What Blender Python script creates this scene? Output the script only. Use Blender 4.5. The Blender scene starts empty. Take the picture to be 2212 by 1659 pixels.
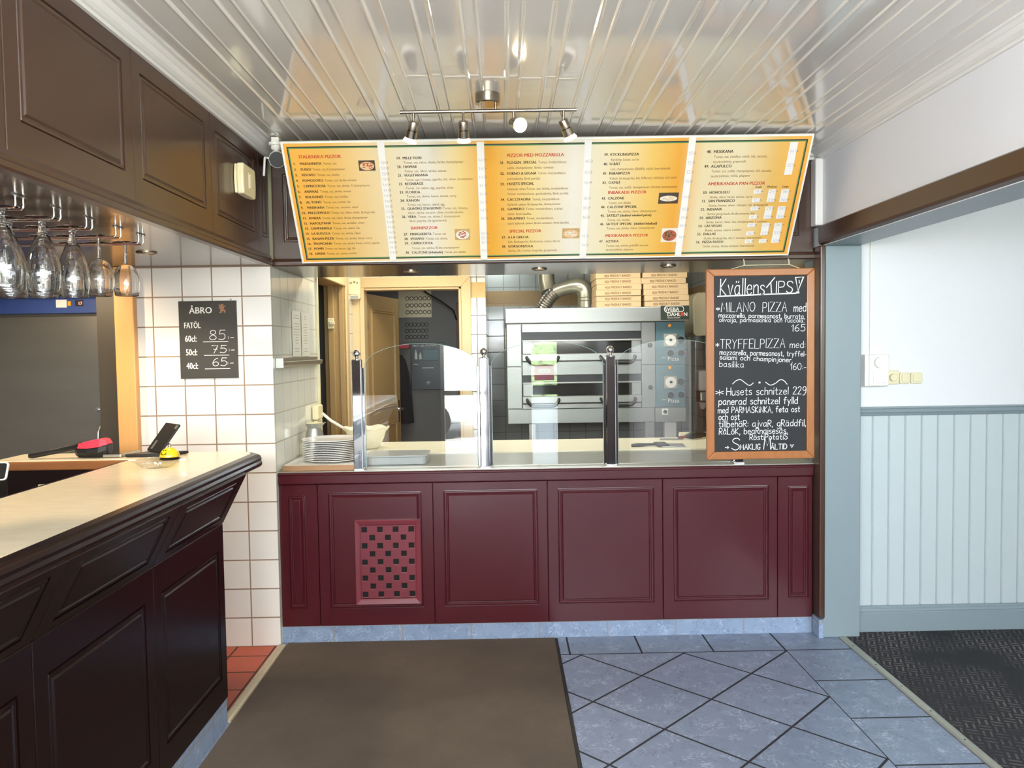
import bpy, bmesh, math, random
from mathutils import Vector, Matrix
random.seed(7)
S = bpy.context.scene
COL = S.collection
PI = math.pi

# ------------------------------------------------------------------ camera
EYE = Vector((0.0, 0.0, 1.55))
FPX, YAW, PITCH, ROLL = 1684.6, 0.012, -0.045, -0.015
fwd = Vector((math.sin(YAW)*math.cos(PITCH), math.cos(YAW)*math.cos(PITCH), math.sin(PITCH)))
rgt = Vector((math.cos(YAW), -math.sin(YAW), 0))
upv = rgt.cross(fwd)
R_ = rgt*math.cos(ROLL) + upv*math.sin(ROLL)
U_ = -rgt*math.sin(ROLL) + upv*math.cos(ROLL)
cd = bpy.data.cameras.new('camera'); cam = bpy.data.objects.new('camera', cd); COL.objects.link(cam)
cam.matrix_world = Matrix(((R_.x, U_.x, -fwd.x, EYE.x), (R_.y, U_.y, -fwd.y, EYE.y), (R_.z, U_.z, -fwd.z, EYE.z), (0, 0, 0, 1)))
cd.sensor_width = 36.0; cd.lens = FPX/2212*36.0; cd.clip_start = 0.02
S.camera = cam

# ------------------------------------------------------------------ light
S.view_settings.view_transform = 'Standard'; S.view_settings.look = 'None'
S.view_settings.exposure = 0.0; S.view_settings.gamma = 1.0; S.view_settings.use_curve_mapping = False
w = bpy.data.worlds.new('world'); S.world = w; w.use_nodes = True
wn = w.node_tree.nodes; wl = w.node_tree.links
bg = wn['Background']
bg.inputs[0].default_value = (.80, .90, 1.0, 1); bg.inputs[1].default_value = 12.0
sun = bpy.data.lights.new('sun', 'SUN'); sun.energy = 55; sun.angle = .05; sun.color = (1, .97, .92)
so = bpy.data.objects.new('sun', sun); so.rotation_euler = Vector((.25, -.75, -1)).to_track_quat('-Z', 'Y').to_euler(); COL.objects.link(so)

def area(name, loc, size, power, col, rot):
    l = bpy.data.lights.new(name, 'AREA'); l.shape = 'RECTANGLE'; l.size, l.size_y = size
    l.energy = power; l.color = col
    o = bpy.data.objects.new(name, l); o.location = loc; o.rotation_euler = rot; COL.objects.link(o); return o
def spot(name, loc, target, power, col, ang=100, blend=0.6, r=0.03):
    l = bpy.data.lights.new(name, 'SPOT'); l.energy = power; l.color = col
    l.spot_size = math.radians(ang); l.spot_blend = blend; l.shadow_soft_size = r
    o = bpy.data.objects.new(name, l); o.location = loc
    o.rotation_euler = (Vector(target)-Vector(loc)).to_track_quat('-Z', 'Y').to_euler(); COL.objects.link(o); return o
DAY = (0.88, 0.945, 1.0); WARM = (1.0, 0.79, 0.52); NEUT = (1.0, 0.955, 0.89)
# daylight fill at unseen transom and side room windows, added to light the room
area('transom_daylight', (0.4, -1.93, 2.15), (6.0, 0.7), 170, DAY, (math.radians(92), 0, 0))
area('side_window_daylight', (3.5, -1.93, 1.6), (1.2, 1.3), 8, DAY, (PI/2, 0, 0))
# unseen point light added behind the camera to lift ceiling and walls
pl = bpy.data.lights.new('dining_room_pendant', 'POINT'); pl.energy = 100; pl.color = NEUT; pl.shadow_soft_size = .2
po = bpy.data.objects.new('dining_room_pendant', pl); po.location = (-.80, -.55, 1.85); COL.objects.link(po)
area('dining_room_uplight', (.35, -.2, 1.75), (1.8, .5), 80, NEUT, (math.radians(155), 0, 0))  # unseen area light added to wash the ceiling and upper walls
# kitchen fluorescent fittings
area('kitchen_lamp', (0.6, 5.4, 2.5), (1.6, 0.3), 23, (1.0, 0.96, 0.86), (0, 0, 0))
area('kitchen_lamp_door_side', (-0.7, 5.5, 2.5), (0.5, 0.5), 18, (1.0, 0.93, 0.78), (0, 0, 0))
area('back_room_lamp', (-0.2, 7.2, 2.45), (0.5, 0.5), 16, (0.9, 0.95, 1.0), (0, 0, 0))

# ------------------------------------------------------------------ materials
def srgb(r, g, b):
    f = lambda c: (c/255/12.92) if c/255 <= .04045 else ((c/255+.055)/1.055)**2.4
    return (f(r), f(g), f(b), 1.0)
def nn(nt, t, **kw):
    n = nt.nodes.new(t)
    for k, v in kw.items():
        if hasattr(n, k): setattr(n, k, v)
        else: n.inputs[k.replace('_', ' ')].default_value = v
    return n
def pm(name, col, rough=.5, metal=0., var=0., scale=6., bump=0., bscale=60., coat=0., spec=.5, stretch=None, emit=None, es=0.):
    m = bpy.data.materials.new(name); m.use_nodes = True; nt = m.node_tree; L = nt.links
    p = nt.nodes['Principled BSDF']
    p.inputs['Base Color'].default_value = col; p.inputs['Roughness'].default_value = rough
    p.inputs['Metallic'].default_value = metal; p.inputs['Coat Weight'].default_value = coat
    p.inputs['Coat Roughness'].default_value = .12; p.inputs['Specular IOR Level'].default_value = spec
    if emit: p.inputs['Emission Color'].default_value = emit; p.inputs['Emission Strength'].default_value = es
    tc = nn(nt, 'ShaderNodeTexCoord'); vec = tc.outputs['Object']
    if stretch:
        mp = nn(nt, 'ShaderNodeMapping'); mp.inputs['Scale'].default_value = stretch; L.new(vec, mp.inputs[0]); vec = mp.outputs[0]
    if var:
        n = nn(nt, 'ShaderNodeTexNoise', Scale=scale, Detail=5.0, Roughness=.6); L.new(vec, n.inputs['Vector'])
        mx = nn(nt, 'ShaderNodeMix'); mx.data_type = 'RGBA'
        L.new(n.outputs[0], mx.inputs[0])
        mx.inputs[6].default_value = tuple(c*(1-var) for c in col[:3])+(1,); mx.inputs[7].default_value = tuple(min(1, c*(1+var)) for c in col[:3])+(1,)
        L.new(mx.outputs[2], p.inputs['Base Color'])
    if bump:
        n2 = nn(nt, 'ShaderNodeTexNoise', Scale=bscale, Detail=3.0); L.new(vec, n2.inputs['Vector'])
        b = nn(nt, 'ShaderNodeBump'); b.inputs['Strength'].default_value = bump; b.inputs['Distance'].default_value = .004
        L.new(n2.outputs[0], b.inputs['Height']); L.new(b.outputs[0], p.inputs['Normal'])
    return m
def tile_mat(name, c1, c2, grout, size, mortar, axes='XZ', rough=.12, off=(0, 0), rot=0., veins=None, bandc=None, band=None):
    m = bpy.data.materials.new(name); m.use_nodes = True; nt = m.node_tree; L = nt.links; p = nt.nodes['Principled BSDF']
    tc = nn(nt, 'ShaderNodeTexCoord'); sp = nn(nt, 'ShaderNodeSeparateXYZ'); L.new(tc.outputs['Object'], sp.inputs[0])
    cb = nn(nt, 'ShaderNodeCombineXYZ'); L.new(sp.outputs['XYZ'.index(axes[0])], cb.inputs[0]); L.new(sp.outputs['XYZ'.index(axes[1])], cb.inputs[1])
    mp = nn(nt, 'ShaderNodeMapping'); mp.inputs['Location'].default_value = (off[0], off[1], 0); mp.inputs['Rotation'].default_value = (0, 0, rot)
    mp.vector_type = 'POINT'; L.new(cb.outputs[0], mp.inputs[0])
    br = nn(nt, 'ShaderNodeTexBrick'); br.offset = 0; br.squash = 1; L.new(mp.outputs[0], br.inputs['Vector'])
    br.inputs['Color1'].default_value = c1; br.inputs['Color2'].default_value = c2; br.inputs['Mortar'].default_value = grout
    br.inputs['Scale'].default_value = 1.0; br.inputs['Mortar Size'].default_value = mortar; br.inputs['Mortar Smooth'].default_value = .1
    br.inputs['Bias'].default_value = 0; br.inputs['Brick Width'].default_value = size; br.inputs['Row Height'].default_value = size
    colo = br.outputs['Color']
    if veins:
        def ridged(scale, lo, hi):
            n = nn(nt, 'ShaderNodeTexNoise'); n.inputs['Scale'].default_value = scale; n.inputs['Detail'].default_value = 4; n.inputs['Distortion'].default_value = 1.2
            L.new(tc.outputs['Object'], n.inputs['Vector'])
            a = nn(nt, 'ShaderNodeMath', operation='SUBTRACT'); a.inputs[1].default_value = .5; L.new(n.outputs[0], a.inputs[0])
            b = nn(nt, 'ShaderNodeMath', operation='ABSOLUTE'); L.new(a.outputs[0], b.inputs[0])
            r = nn(nt, 'ShaderNodeMapRange'); r.inputs[1].default_value = lo; r.inputs[2].default_value = hi; r.inputs[3].default_value = 1; r.inputs[4].default_value = 0
            L.new(b.outputs[0], r.inputs[0])
            g = nn(nt, 'ShaderNodeTexNoise', Scale=scale*.45, Detail=2.0); L.new(tc.outputs['Object'], g.inputs['Vector'])
            g2 = nn(nt, 'ShaderNodeMapRange'); g2.inputs[1].default_value = .45; g2.inputs[2].default_value = .65; L.new(g.outputs[0], g2.inputs[0])
            mu = nn(nt, 'ShaderNodeMath', operation='MULTIPLY'); L.new(r.outputs[0], mu.inputs[0]); L.new(g2.outputs[0], mu.inputs[1])
            return mu.outputs[0]
        for (sc, lo, hi, cc, st) in veins:
            f = ridged(sc, lo, hi); ms = nn(nt, 'ShaderNodeMath', operation='MULTIPLY'); ms.inputs[1].default_value = st; L.new(f, ms.inputs[0])
            # veins stay off the grout
            iv = nn(nt, 'ShaderNodeMath', operation='SUBTRACT'); iv.inputs[0].default_value = 1; L.new(br.outputs['Fac'], iv.inputs[1])
            m2 = nn(nt, 'ShaderNodeMath', operation='MULTIPLY'); L.new(ms.outputs[0], m2.inputs[0]); L.new(iv.outputs[0], m2.inputs[1])
            mx = nn(nt, 'ShaderNodeMix'); mx.data_type = 'RGBA'; L.new(m2.outputs[0], mx.inputs[0]); L.new(colo, mx.inputs[6]); mx.inputs[7].default_value = cc
            colo = mx.outputs[2]
    if band:
        a = nn(nt, 'ShaderNodeMath', operation='GREATER_THAN'); a.inputs[1].default_value = band[0]; L.new(sp.outputs[2], a.inputs[0])
        b = nn(nt, 'ShaderNodeMath', operation='LESS_THAN'); b.inputs[1].default_value = band[1]; L.new(sp.outputs[2], b.inputs[0])
        c = nn(nt, 'ShaderNodeMath', operation='MULTIPLY'); L.new(a.outputs[0], c.inputs[0]); L.new(b.outputs[0], c.inputs[1])
        mx = nn(nt, 'ShaderNodeMix'); mx.data_type = 'RGBA'; L.new(c.outputs[0], mx.inputs[0]); L.new(colo, mx.inputs[6]); mx.inputs[7].default_value = bandc
        colo = mx.outputs[2]
    L.new(colo, p.inputs['Base Color'])
    rr = nn(nt, 'ShaderNodeMapRange'); rr.inputs[3].default_value = rough; rr.inputs[4].default_value = .8; L.new(br.outputs['Fac'], rr.inputs[0]); L.new(rr.outputs[0], p.inputs['Roughness'])
    bp = nn(nt, 'ShaderNodeBump'); bp.invert = True; bp.inputs['Strength'].default_value = .6; bp.inputs['Distance'].default_value = .002
    wv = nn(nt, 'ShaderNodeTexNoise', Scale=9.0, Detail=1.0); L.new(tc.outputs['Object'], wv.inputs['Vector'])
    ad = nn(nt, 'ShaderNodeMath', operation='MULTIPLY_ADD'); L.new(wv.outputs[0], ad.inputs[0]); ad.inputs[1].default_value = .35; L.new(br.outputs['Fac'], ad.inputs[2])
    L.new(ad.outputs[0], bp.inputs['Height']); L.new(bp.outputs[0], p.inputs['Normal'])
    return m
def sheet_glass(name, tint, ior=1.5):
    m = bpy.data.materials.new(name); m.use_nodes = True; nt = m.node_tree; L = nt.links; nt.nodes.remove(nt.nodes['Principled BSDF'])
    t = nn(nt, 'ShaderNodeBsdfTransparent'); t.inputs[0].default_value = tint
    g = nn(nt, 'ShaderNodeBsdfGlossy'); g.inputs['Roughness'].default_value = 0.0; g.inputs['Color'].default_value = (1, 1, 1, 1)
    f = nn(nt, 'ShaderNodeFresnel')
    ge = nn(nt, 'ShaderNodeNewGeometry'); io = nn(nt, 'ShaderNodeMapRange'); io.inputs[3].default_value = ior; io.inputs[4].default_value = 1/ior   # same reflectance seen from either face
    L.new(ge.outputs['Backfacing'], io.inputs[0]); L.new(io.outputs[0], f.inputs['IOR'])
    mx = nn(nt, 'ShaderNodeMixShader'); L.new(f.outputs[0], mx.inputs[0]); L.new(t.outputs[0], mx.inputs[1]); L.new(g.outputs[0], mx.inputs[2])
    L.new(mx.outputs[0], nt.nodes['Material Output'].inputs[0]); return m
def clear_glass(name, tint=(1, 1, 1, 1), rough=0.0, ior=1.45):
    m = pm(name, tint, rough); p = m.node_tree.nodes['Principled BSDF']; p.inputs['Transmission Weight'].default_value = 1; p.inputs['IOR'].default_value = ior; return m
def glow(name, col, st):
    return pm(name, (0.8, 0.8, 0.8, 1), .4, emit=col, es=st)

M = {}
M['burgundy'] = pm('burgundy_lacquer', srgb(74, 18, 27), .30, var=.10, scale=3, coat=.2)
M['brown'] = pm('brown_lacquer', srgb(70, 47, 36), .30, var=.08, scale=3, coat=.2)
M['brown_gloss'] = pm('brown_gloss_underside', srgb(78, 62, 44), .24, var=.06, scale=3, coat=.5)
M['rear_wall'] = pm('taupe_rear_wall', srgb(58, 50, 47), .7)
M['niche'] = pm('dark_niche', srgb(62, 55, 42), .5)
M['bar_brown'] = pm('bar_lacquer', srgb(25, 8, 8), .30, var=.08, scale=3, spec=.35)  # canopy lacquer darkened: the bar's shade is put into the colour
M['grille'] = pm('grille_paint', srgb(118, 50, 60), .35, var=.06)
M['black'] = pm('black_void', srgb(8, 7, 8), .8)
M['ceiling'] = pm('ceiling_gloss_paint', srgb(224, 221, 212), .07, var=.02, scale=2, coat=.6, spec=.7)
M['cornice'] = pm('cornice_paint', srgb(228, 226, 220), .3)
M['white_wall'] = pm('white_plaster', srgb(226, 226, 228), .75, var=.02, scale=2, bump=.1, bscale=90)
M['grey_paint'] = pm('grey_green_paint', srgb(134, 149, 154), .38, var=.03, scale=4, bump=.03)
M['wainscot'] = pm('pale_grey_boards', srgb(190, 201, 203), .26, var=.02, scale=3)
M['tile_white'] = tile_mat('white_wall_tile', srgb(236, 231, 224), srgb(231, 227, 220), srgb(150, 128, 108), .1535, .0035, 'XZ', off=(1.803, -1.843+.1535*13))
M['tile_side'] = tile_mat('white_wall_tile_side', srgb(226, 228, 218), srgb(222, 224, 213), srgb(170, 165, 150), .1535, .003, 'YZ', off=(-4.09, -1.843+.1535*13))
M['tile_kit'] = tile_mat('kitchen_wall_tile', srgb(156, 161, 154), srgb(148, 154, 148), srgb(116, 118, 110), .1535, .004, 'XZ', off=(.13, .015), bandc=srgb(150, 128, 94), band=(1.955, 2.10))  # doorway tile and band darkened: the back wall's shade is in the colour
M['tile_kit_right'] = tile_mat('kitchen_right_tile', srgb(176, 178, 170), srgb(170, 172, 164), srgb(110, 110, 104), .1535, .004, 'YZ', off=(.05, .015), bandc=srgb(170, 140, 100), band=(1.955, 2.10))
M['tile_door'] = tile_mat('doorway_wall_tile', srgb(236, 236, 230), srgb(230, 231, 226), srgb(140, 138, 128), .1535, .004, 'XZ', off=(.197+.1535*4, .018), bandc=srgb(214, 184, 128), band=(1.965, 2.09))
BLUE = dict(veins=[(26, 0, .045, srgb(196, 208, 228), .62), (34, 0, .05, srgb(66, 80, 104), .62)])
M['floor_field'] = tile_mat('blue_grey_floor_tile', srgb(128, 140, 164), srgb(121, 134, 158), srgb(36, 38, 44), .3677, .0055, 'XY', rough=.33, rot=PI/4, off=(2.1022, -3.368), **BLUE)
M['floor_border'] = tile_mat('blue_grey_border_tile', srgb(126, 139, 162), srgb(119, 133, 156), srgb(36, 38, 44), .3655, .005, 'XY', rough=.33, off=(-1.417, -3.879), **BLUE)
M['skirt'] = tile_mat('blue_grey_skirting_tile', srgb(140, 158, 184), srgb(133, 151, 177), srgb(150, 146, 142), .3665, .004, 'XZ', rough=.35, off=(-.323, .28),
    veins=[(34, 0, .06, srgb(200, 214, 236), .55), (40, 0, .06, srgb(80, 98, 130), .6)])
M['skirt_y'] = tile_mat('blue_grey_skirting_tile_bar', srgb(140, 158, 184), srgb(133, 151, 177), srgb(150, 146, 142), .3665, .004, 'YZ', rough=.35, off=(-.32, .28),
    veins=[(34, 0, .06, srgb(200, 214, 236), .55), (40, 0, .06, srgb(80, 98, 130), .6)])
M['red_tile'] = tile_mat('terracotta_floor_tile', srgb(176, 82, 56), srgb(164, 74, 52), srgb(70, 44, 36), .2, .005, 'XY', rough=.45, off=(.02, .06))
M['mat'] = pm('worn_brown_mat', srgb(88, 77, 67), .95, var=.75, scale=1.3, bump=.6, bscale=130)
M['rubber'] = pm('black_rubber', srgb(30, 29, 30), .7, bump=.1)
M['strip'] = pm('worn_wood_strip', srgb(188, 176, 150), .5, var=.25, scale=14, stretch=(4, 1, 1))
M['alu'] = pm('brushed_aluminium', srgb(190, 186, 172), .38, .9, var=.1, scale=12)
M['steel'] = pm('brushed_steel', srgb(178, 178, 170), .34, .75, var=.10, scale=8, stretch=(.3, 1, 6))
M['steel_dark'] = pm('fridge_steel', srgb(150, 145, 136), .30, .85, var=.12, scale=3, stretch=(.4, 1, 3))
M['oven_steel'] = pm('oven_steel', srgb(150, 152, 147), .36, .6, var=.08, scale=4, stretch=(.3, 1, 3))
M['chrome'] = pm('chrome', srgb(225, 225, 228), .04, 1.0)
M['wire'] = pm('polished_wire', srgb(200, 196, 190), .18, 1.0)
M['nickel'] = pm('satin_nickel', srgb(165, 155, 138), .26, 1.0)
M['galv'] = pm('galvanised_duct', srgb(190, 190, 172), .30, .8, var=.15, scale=8)
M['marble'] = pm('cream_marble_laminate', srgb(238, 224, 194), .25, var=.13, scale=9, stretch=(1.2, 3.2, 1), coat=.3)
M['oak'] = pm('orange_wood', srgb(214, 160, 96), .4, var=.10, scale=5, stretch=(8, 8, .7))
M['edge_wood'] = pm('worn_edge_wood', srgb(166, 128, 92), .45, var=.15, scale=8)
M['return_wood'] = pm('varnished_edge_wood', srgb(146, 92, 50), .3, var=.12, scale=6, coat=.3)
M['board_wood'] = pm('chestnut_frame', srgb(168, 104, 52), .38, var=.2, scale=9, stretch=(5, 5, .9), coat=.2)
M['slate'] = pm('blackboard', srgb(30, 32, 36), .6, var=.12, scale=5)
M['chalk'] = pm('white_chalk', srgb(238, 238, 238), .8)
M['sign_black'] = pm('black_sign', srgb(58, 55, 50), .5, var=.04)
M['white_paint'] = pm('white_print', srgb(238, 236, 228), .6)
M['lion'] = pm('bronze_print', srgb(150, 112, 82), .6)
M['cream_plastic'] = pm('cream_plastic', srgb(238, 226, 184), .35)
M['white_plastic'] = pm('white_plastic', srgb(232, 230, 222), .35)
M['ivory_plastic'] = pm('ivory_plastic', srgb(222, 214, 178), .4)
M['black_plastic'] = pm('black_plastic', srgb(28, 27, 26), .4)
M['cam_face'] = pm('camera_face', srgb(40, 37, 26), .25)
M['red_plastic'] = pm('pink_red_plastic', srgb(214, 62, 82), .42)
M['yellow'] = pm('yellow_enamel', srgb(238, 204, 30), .25, coat=.4)
M['paper'] = pm('white_paper', srgb(236, 233, 226), .8, var=.02, scale=20)
M['faded_paper'] = pm('faded_paper', srgb(216, 217, 206), .4)  # paper toned close to the wall tiles
M['ink'] = pm('dark_print', srgb(52, 38, 22), .7)
M['ink_brown'] = pm('brown_print', srgb(128, 92, 44), .7)
M['ink_red'] = pm('red_print', srgb(200, 62, 40), .7)
M['pencil'] = pm('pencil_grey', srgb(176, 172, 168), .8)
M['green_line'] = pm('green_print', srgb(92, 140, 84), .6)
M['dark_line'] = pm('dark_print_line', srgb(44, 44, 40), .6)
M['kraft'] = pm('kraft_cardboard', srgb(202, 176, 136), .75, var=.05, scale=10)
M['kraft_ink'] = pm('brown_box_print', srgb(112, 78, 40), .8)
M['teal'] = pm('teal_panel', srgb(86, 118, 126), .4, var=.16, scale=5)
M['green_plate'] = pm('dark_green_plate', srgb(48, 56, 46), .35)
M['orange_lamp'] = pm('orange_indicator', srgb(240, 150, 30), .3, emit=srgb(255, 150, 20), es=.35)
M['oven_glass'] = pm('dark_oven_glass', srgb(40, 40, 38), .06, coat=.3)
M['beige_paint'] = pm('ochre_gloss_paint', srgb(216, 190, 142), .38, var=.06, scale=3)
M['beige_dark'] = pm('ochre_door_paint', srgb(172, 142, 92), .42, var=.06, scale=3)
M['porcelain'] = pm('white_porcelain', srgb(236, 237, 235), .12, coat=.3)
M['enamel'] = pm('cream_enamel', srgb(240, 232, 206), .3)
M['worktop'] = pm('pale_worktop', srgb(238, 232, 206), .35, var=.03)
M['glass'] = sheet_glass('sheet_glass', (.955, .98, .97, 1), 1.95)
M['glass_edge'] = pm('glass_edge', srgb(150, 176, 168), .08, spec=.8)
M['drink_glass'] = clear_glass('drinking_glass')
M['dish_glass'] = sheet_glass('pressed_glass', (.93, .92, .85, 1), 2.8)
M['tub'] = pm('translucent_plastic', srgb(222, 228, 232), .3); M['tub'].node_tree.nodes['Principled BSDF'].inputs['Transmission Weight'].default_value = .45
M['bulb'] = glow('lit_bulb', (1.0, .78, .48, 1), 14.0)
M['bulb_ring'] = glow('lit_bulb_rim', (1.0, .74, .5, 1), .55)
M['pink'] = pm('pink_sticker', srgb(216, 40, 110), .5); _p = M['pink'].node_tree; _t = _p.nodes.new('ShaderNodeBsdfTranslucent'); _t.inputs[0].default_value = srgb(226, 40, 120); _m = _p.nodes.new('ShaderNodeMixShader'); _m.inputs[0].default_value = .5
_p.links.new(_p.nodes['Principled BSDF'].outputs[0], _m.inputs[1]); _p.links.new(_t.outputs[0], _m.inputs[2]); _p.links.new(_m.outputs[0], _p.nodes['Material Output'].inputs[0])
M['blue_strip'] = pm('blue_fascia', srgb(56, 78, 140), .35)
M['red_led'] = glow('red_display', (1, .05, .04, 1), 3.0)
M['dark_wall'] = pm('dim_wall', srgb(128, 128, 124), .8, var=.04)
M['carpet'] = None
# ------------------------------------------------------------------ helpers
OFF = {}
def obj(name, bm, mat, parent=None, smooth=False, bevel=0., seg=2, solid=0., world=True, label=None):
    """Link bm (world coordinates, or coordinates local to the parent when world=False) as ONE mesh object."""
    if not isinstance(bm, bpy.types.Mesh):
        me = bpy.data.meshes.new(name); bmesh.ops.recalc_face_normals(bm, faces=bm.faces[:]) if smooth != 'keep' else None
        bm.to_mesh(me); bm.free()
    else: me = bm
    mats = mat if isinstance(mat, (list, tuple)) else [mat]
    for m in mats: me.materials.append(M[m] if isinstance(m, str) else m)
    o = bpy.data.objects.new(name, me); COL.objects.link(o)
    off = OFF.get(parent.name if parent else None, Vector((0, 0, 0)))
    if parent: o.parent = parent
    if world and parent: me.transform(Matrix.Translation(-off))
    OFF[o.name] = off.copy()
    if smooth is True:
        for p in me.polygons: p.use_smooth = True
        me.set_sharp_from_angle(angle=math.radians(38))
    if solid:
        s = o.modifiers.new('solid', 'SOLIDIFY'); s.thickness = solid; s.offset = 0
    if bevel:
        b = o.modifiers.new('bevel', 'BEVEL'); b.width = bevel; b.segments = seg; b.limit_method = 'ANGLE'; b.angle_limit = math.radians(35)
    if label: o['label'] = label
    return o
def tag(o, label, cat, group=None, kind=None):
    o['label'] = label; o['category'] = cat
    if group: o['group'] = group
    if kind: o['kind'] = kind
    return o
def thing(name, loc, label, cat, group=None, rotz=0.):
    o = bpy.data.objects.new(name, None); COL.objects.link(o); o.location = loc; o.rotation_euler = (0, 0, rotz)
    o.empty_display_size = .05; OFF[o.name] = Vector(loc); return tag(o, label, cat, group)
def single(name, bm, mat, label, cat, group=None, **kw):
    """a thing that is one mesh: origin moved to the base centre"""
    o = obj(name, bm, mat, **kw); me = o.data
    xs = [v.co for v in me.vertices]
    c = Vector(((min(v.x for v in xs)+max(v.x for v in xs))/2, (min(v.y for v in xs)+max(v.y for v in xs))/2, min(v.z for v in xs)))
    me.transform(Matrix.Translation(-c)); o.location = c
    return tag(o, label, cat, group)
def struct(name, bm, mat, **kw):
    o = obj(name, bm, mat, **kw); o['kind'] = 'structure'; return o
def dup(root, loc, label, rotz=0., group=None):
    r = root.copy(); COL.objects.link(r); r.location = loc; r.rotation_euler = (0, 0, rotz); r['label'] = label
    if group: r['group'] = group
    for ch in list(root.children):
        c = ch.copy(); COL.objects.link(c); c.parent = r
        for g in list(ch.children):
            d = g.copy(); COL.objects.link(d); d.parent = c
    return r
def B(*boxes):
    bm = bmesh.new()
    for b in boxes: box(bm, *b)
    return bm
def box(bm, x0, x1, y0, y1, z0, z1):
    v = [bm.verts.new((x, y, z)) for x in (x0, x1) for y in (y0, y1) for z in (z0, z1)]
    for f in ((0, 1, 3, 2), (4, 6, 7, 5), (0, 4, 5, 1), (2, 3, 7, 6), (0, 2, 6, 4), (1, 5, 7, 3)): bm.faces.new([v[i] for i in f])
    return v
def basis(d):
    d = Vector(d).normalized(); a = Vector((0, 0, 1)) if abs(d.z) < .9 else Vector((1, 0, 0))
    u = d.cross(a).normalized(); return u, d.cross(u).normalized()
def cyl(bm, p0, p1, r0, r1=None, n=20, cap=True):
    p0, p1 = Vector(p0), Vector(p1); r1 = r0 if r1 is None else r1; u, v = basis(p1-p0)
    A = [bm.verts.new(p0+(u*math.cos(2*PI*i/n)+v*math.sin(2*PI*i/n))*r0) for i in range(n)]
    Bv = [bm.verts.new(p1+(u*math.cos(2*PI*i/n)+v*math.sin(2*PI*i/n))*r1) for i in range(n)]
    for i in range(n): bm.faces.new((A[i], A[(i+1) % n], Bv[(i+1) % n], Bv[i]))
    if cap: bm.faces.new(A[::-1]); bm.faces.new(Bv)
def tube(bm, pts, r, n=10, cap=True):
    pts = [Vector(p) for p in pts]; rings = []
    for i, p in enumerate(pts):
        d = (pts[min(i+1, len(pts)-1)]-pts[max(i-1, 0)]).normalized()
        if i == 0: u, v = basis(d)
        else:
            u = (u-d*u.dot(d)).normalized(); v = d.cross(u)
        rr = r[i] if isinstance(r, (list, tuple)) else r
        rings.append([bm.verts.new(p+(u*math.cos(2*PI*k/n)+v*math.sin(2*PI*k/n))*rr) for k in range(n)])
    for a, b in zip(rings, rings[1:]):
        for k in range(n): bm.faces.new((a[k], a[(k+1) % n], b[(k+1) % n], b[k]))
    if cap: bm.faces.new(rings[0][::-1]); bm.faces.new(rings[-1])
def lathe(bm, prof, c=(0, 0, 0), n=32, close=False):
    c = Vector(c); rings = []
    for r, z in prof:
        if r < 1e-6: rings.append([bm.verts.new(c+Vector((0, 0, z)))])
        else: rings.append([bm.verts.new(c+Vector((r*math.cos(2*PI*k/n), r*math.sin(2*PI*k/n), z))) for k in range(n)])
    prs = list(zip(rings, rings[1:]))
    if close: prs.append((rings[-1], rings[0]))
    for a, b in prs:
        for k in range(n):
            q = [a[k % len(a)], a[(k+1) % len(a)], b[(k+1) % len(b)], b[k % len(b)]]
            q = [x for i, x in enumerate(q) if x not in q[:i]]
            if len(q) > 2: bm.faces.new(q)
def sphere(bm, c, r, n=20, sc=(1, 1, 1)):
    bmesh.ops.create_uvsphere(bm, u_segments=n, v_segments=max(6, n//2), radius=r, matrix=Matrix.Translation(c) @ Matrix.Diagonal((*sc, 1)))
def prism(bm, pts, ext):
    """closed polygon pts (3D) extruded by vector ext"""
    e = Vector(ext); a = [bm.verts.new(p) for p in pts]; b = [bm.verts.new(Vector(p)+e) for p in pts]; n = len(a)
    bm.faces.new(a); bm.faces.new(b[::-1])
    for i in range(n): bm.faces.new((a[i], b[i], b[(i+1) % n], a[(i+1) % n]))
def fillet(pts, r, n=5):
    """round the inner corners of a polyline"""
    P = [Vector(p) for p in pts]; out = [P[0]]
    for a, b, c in zip(P, P[1:], P[2:]):
        u = (a-b).normalized(); v = (c-b).normalized(); rr = min(r, (a-b).length*.49, (c-b).length*.49)
        p, q = b+u*rr, b+v*rr
        for i in range(n+1):
            t = i/n; out.append(p*(1-t)**2+b*2*t*(1-t)+q*t*t)
    return out+[P[-1]]
def rrect(w, h, r, n=5):
    out = []
    for cx, cy, a0 in ((w/2-r, h/2-r, 0), (-w/2+r, h/2-r, 90), (-w/2+r, -h/2+r, 180), (w/2-r, -h/2+r, 270)):
        for i in range(n+1):
            a = math.radians(a0+90*i/n); out.append((cx+r*math.cos(a), cy+r*math.sin(a)))
    return out
class Fr:
    """a plane in the world: origin, right, up, out"""
    def __init__(s, o, r=(1, 0, 0), u=(0, 0, 1)):
        s.o = Vector(o); s.r = Vector(r).normalized(); s.u = Vector(u).normalized(); s.n = s.r.cross(s.u)
    def p(s, x, y, z=0.): return s.o+s.r*x+s.u*y+s.n*z
    def m(s): return Matrix(((s.r.x, s.u.x, s.n.x, s.o.x), (s.r.y, s.u.y, s.n.y, s.o.y), (s.r.z, s.u.z, s.n.z, s.o.z), (0, 0, 0, 1)))
def fbox(bm, F, x0, x1, y0, y1, z0, z1):
    v = [bm.verts.new(F.p(x, y, z)) for x in (x0, x1) for y in (y0, y1) for z in (z0, z1)]
    for f in ((0, 1, 3, 2), (4, 6, 7, 5), (0, 4, 5, 1), (2, 3, 7, 6), (0, 2, 6, 4), (1, 5, 7, 3)): bm.faces.new([v[i] for i in f])
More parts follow.
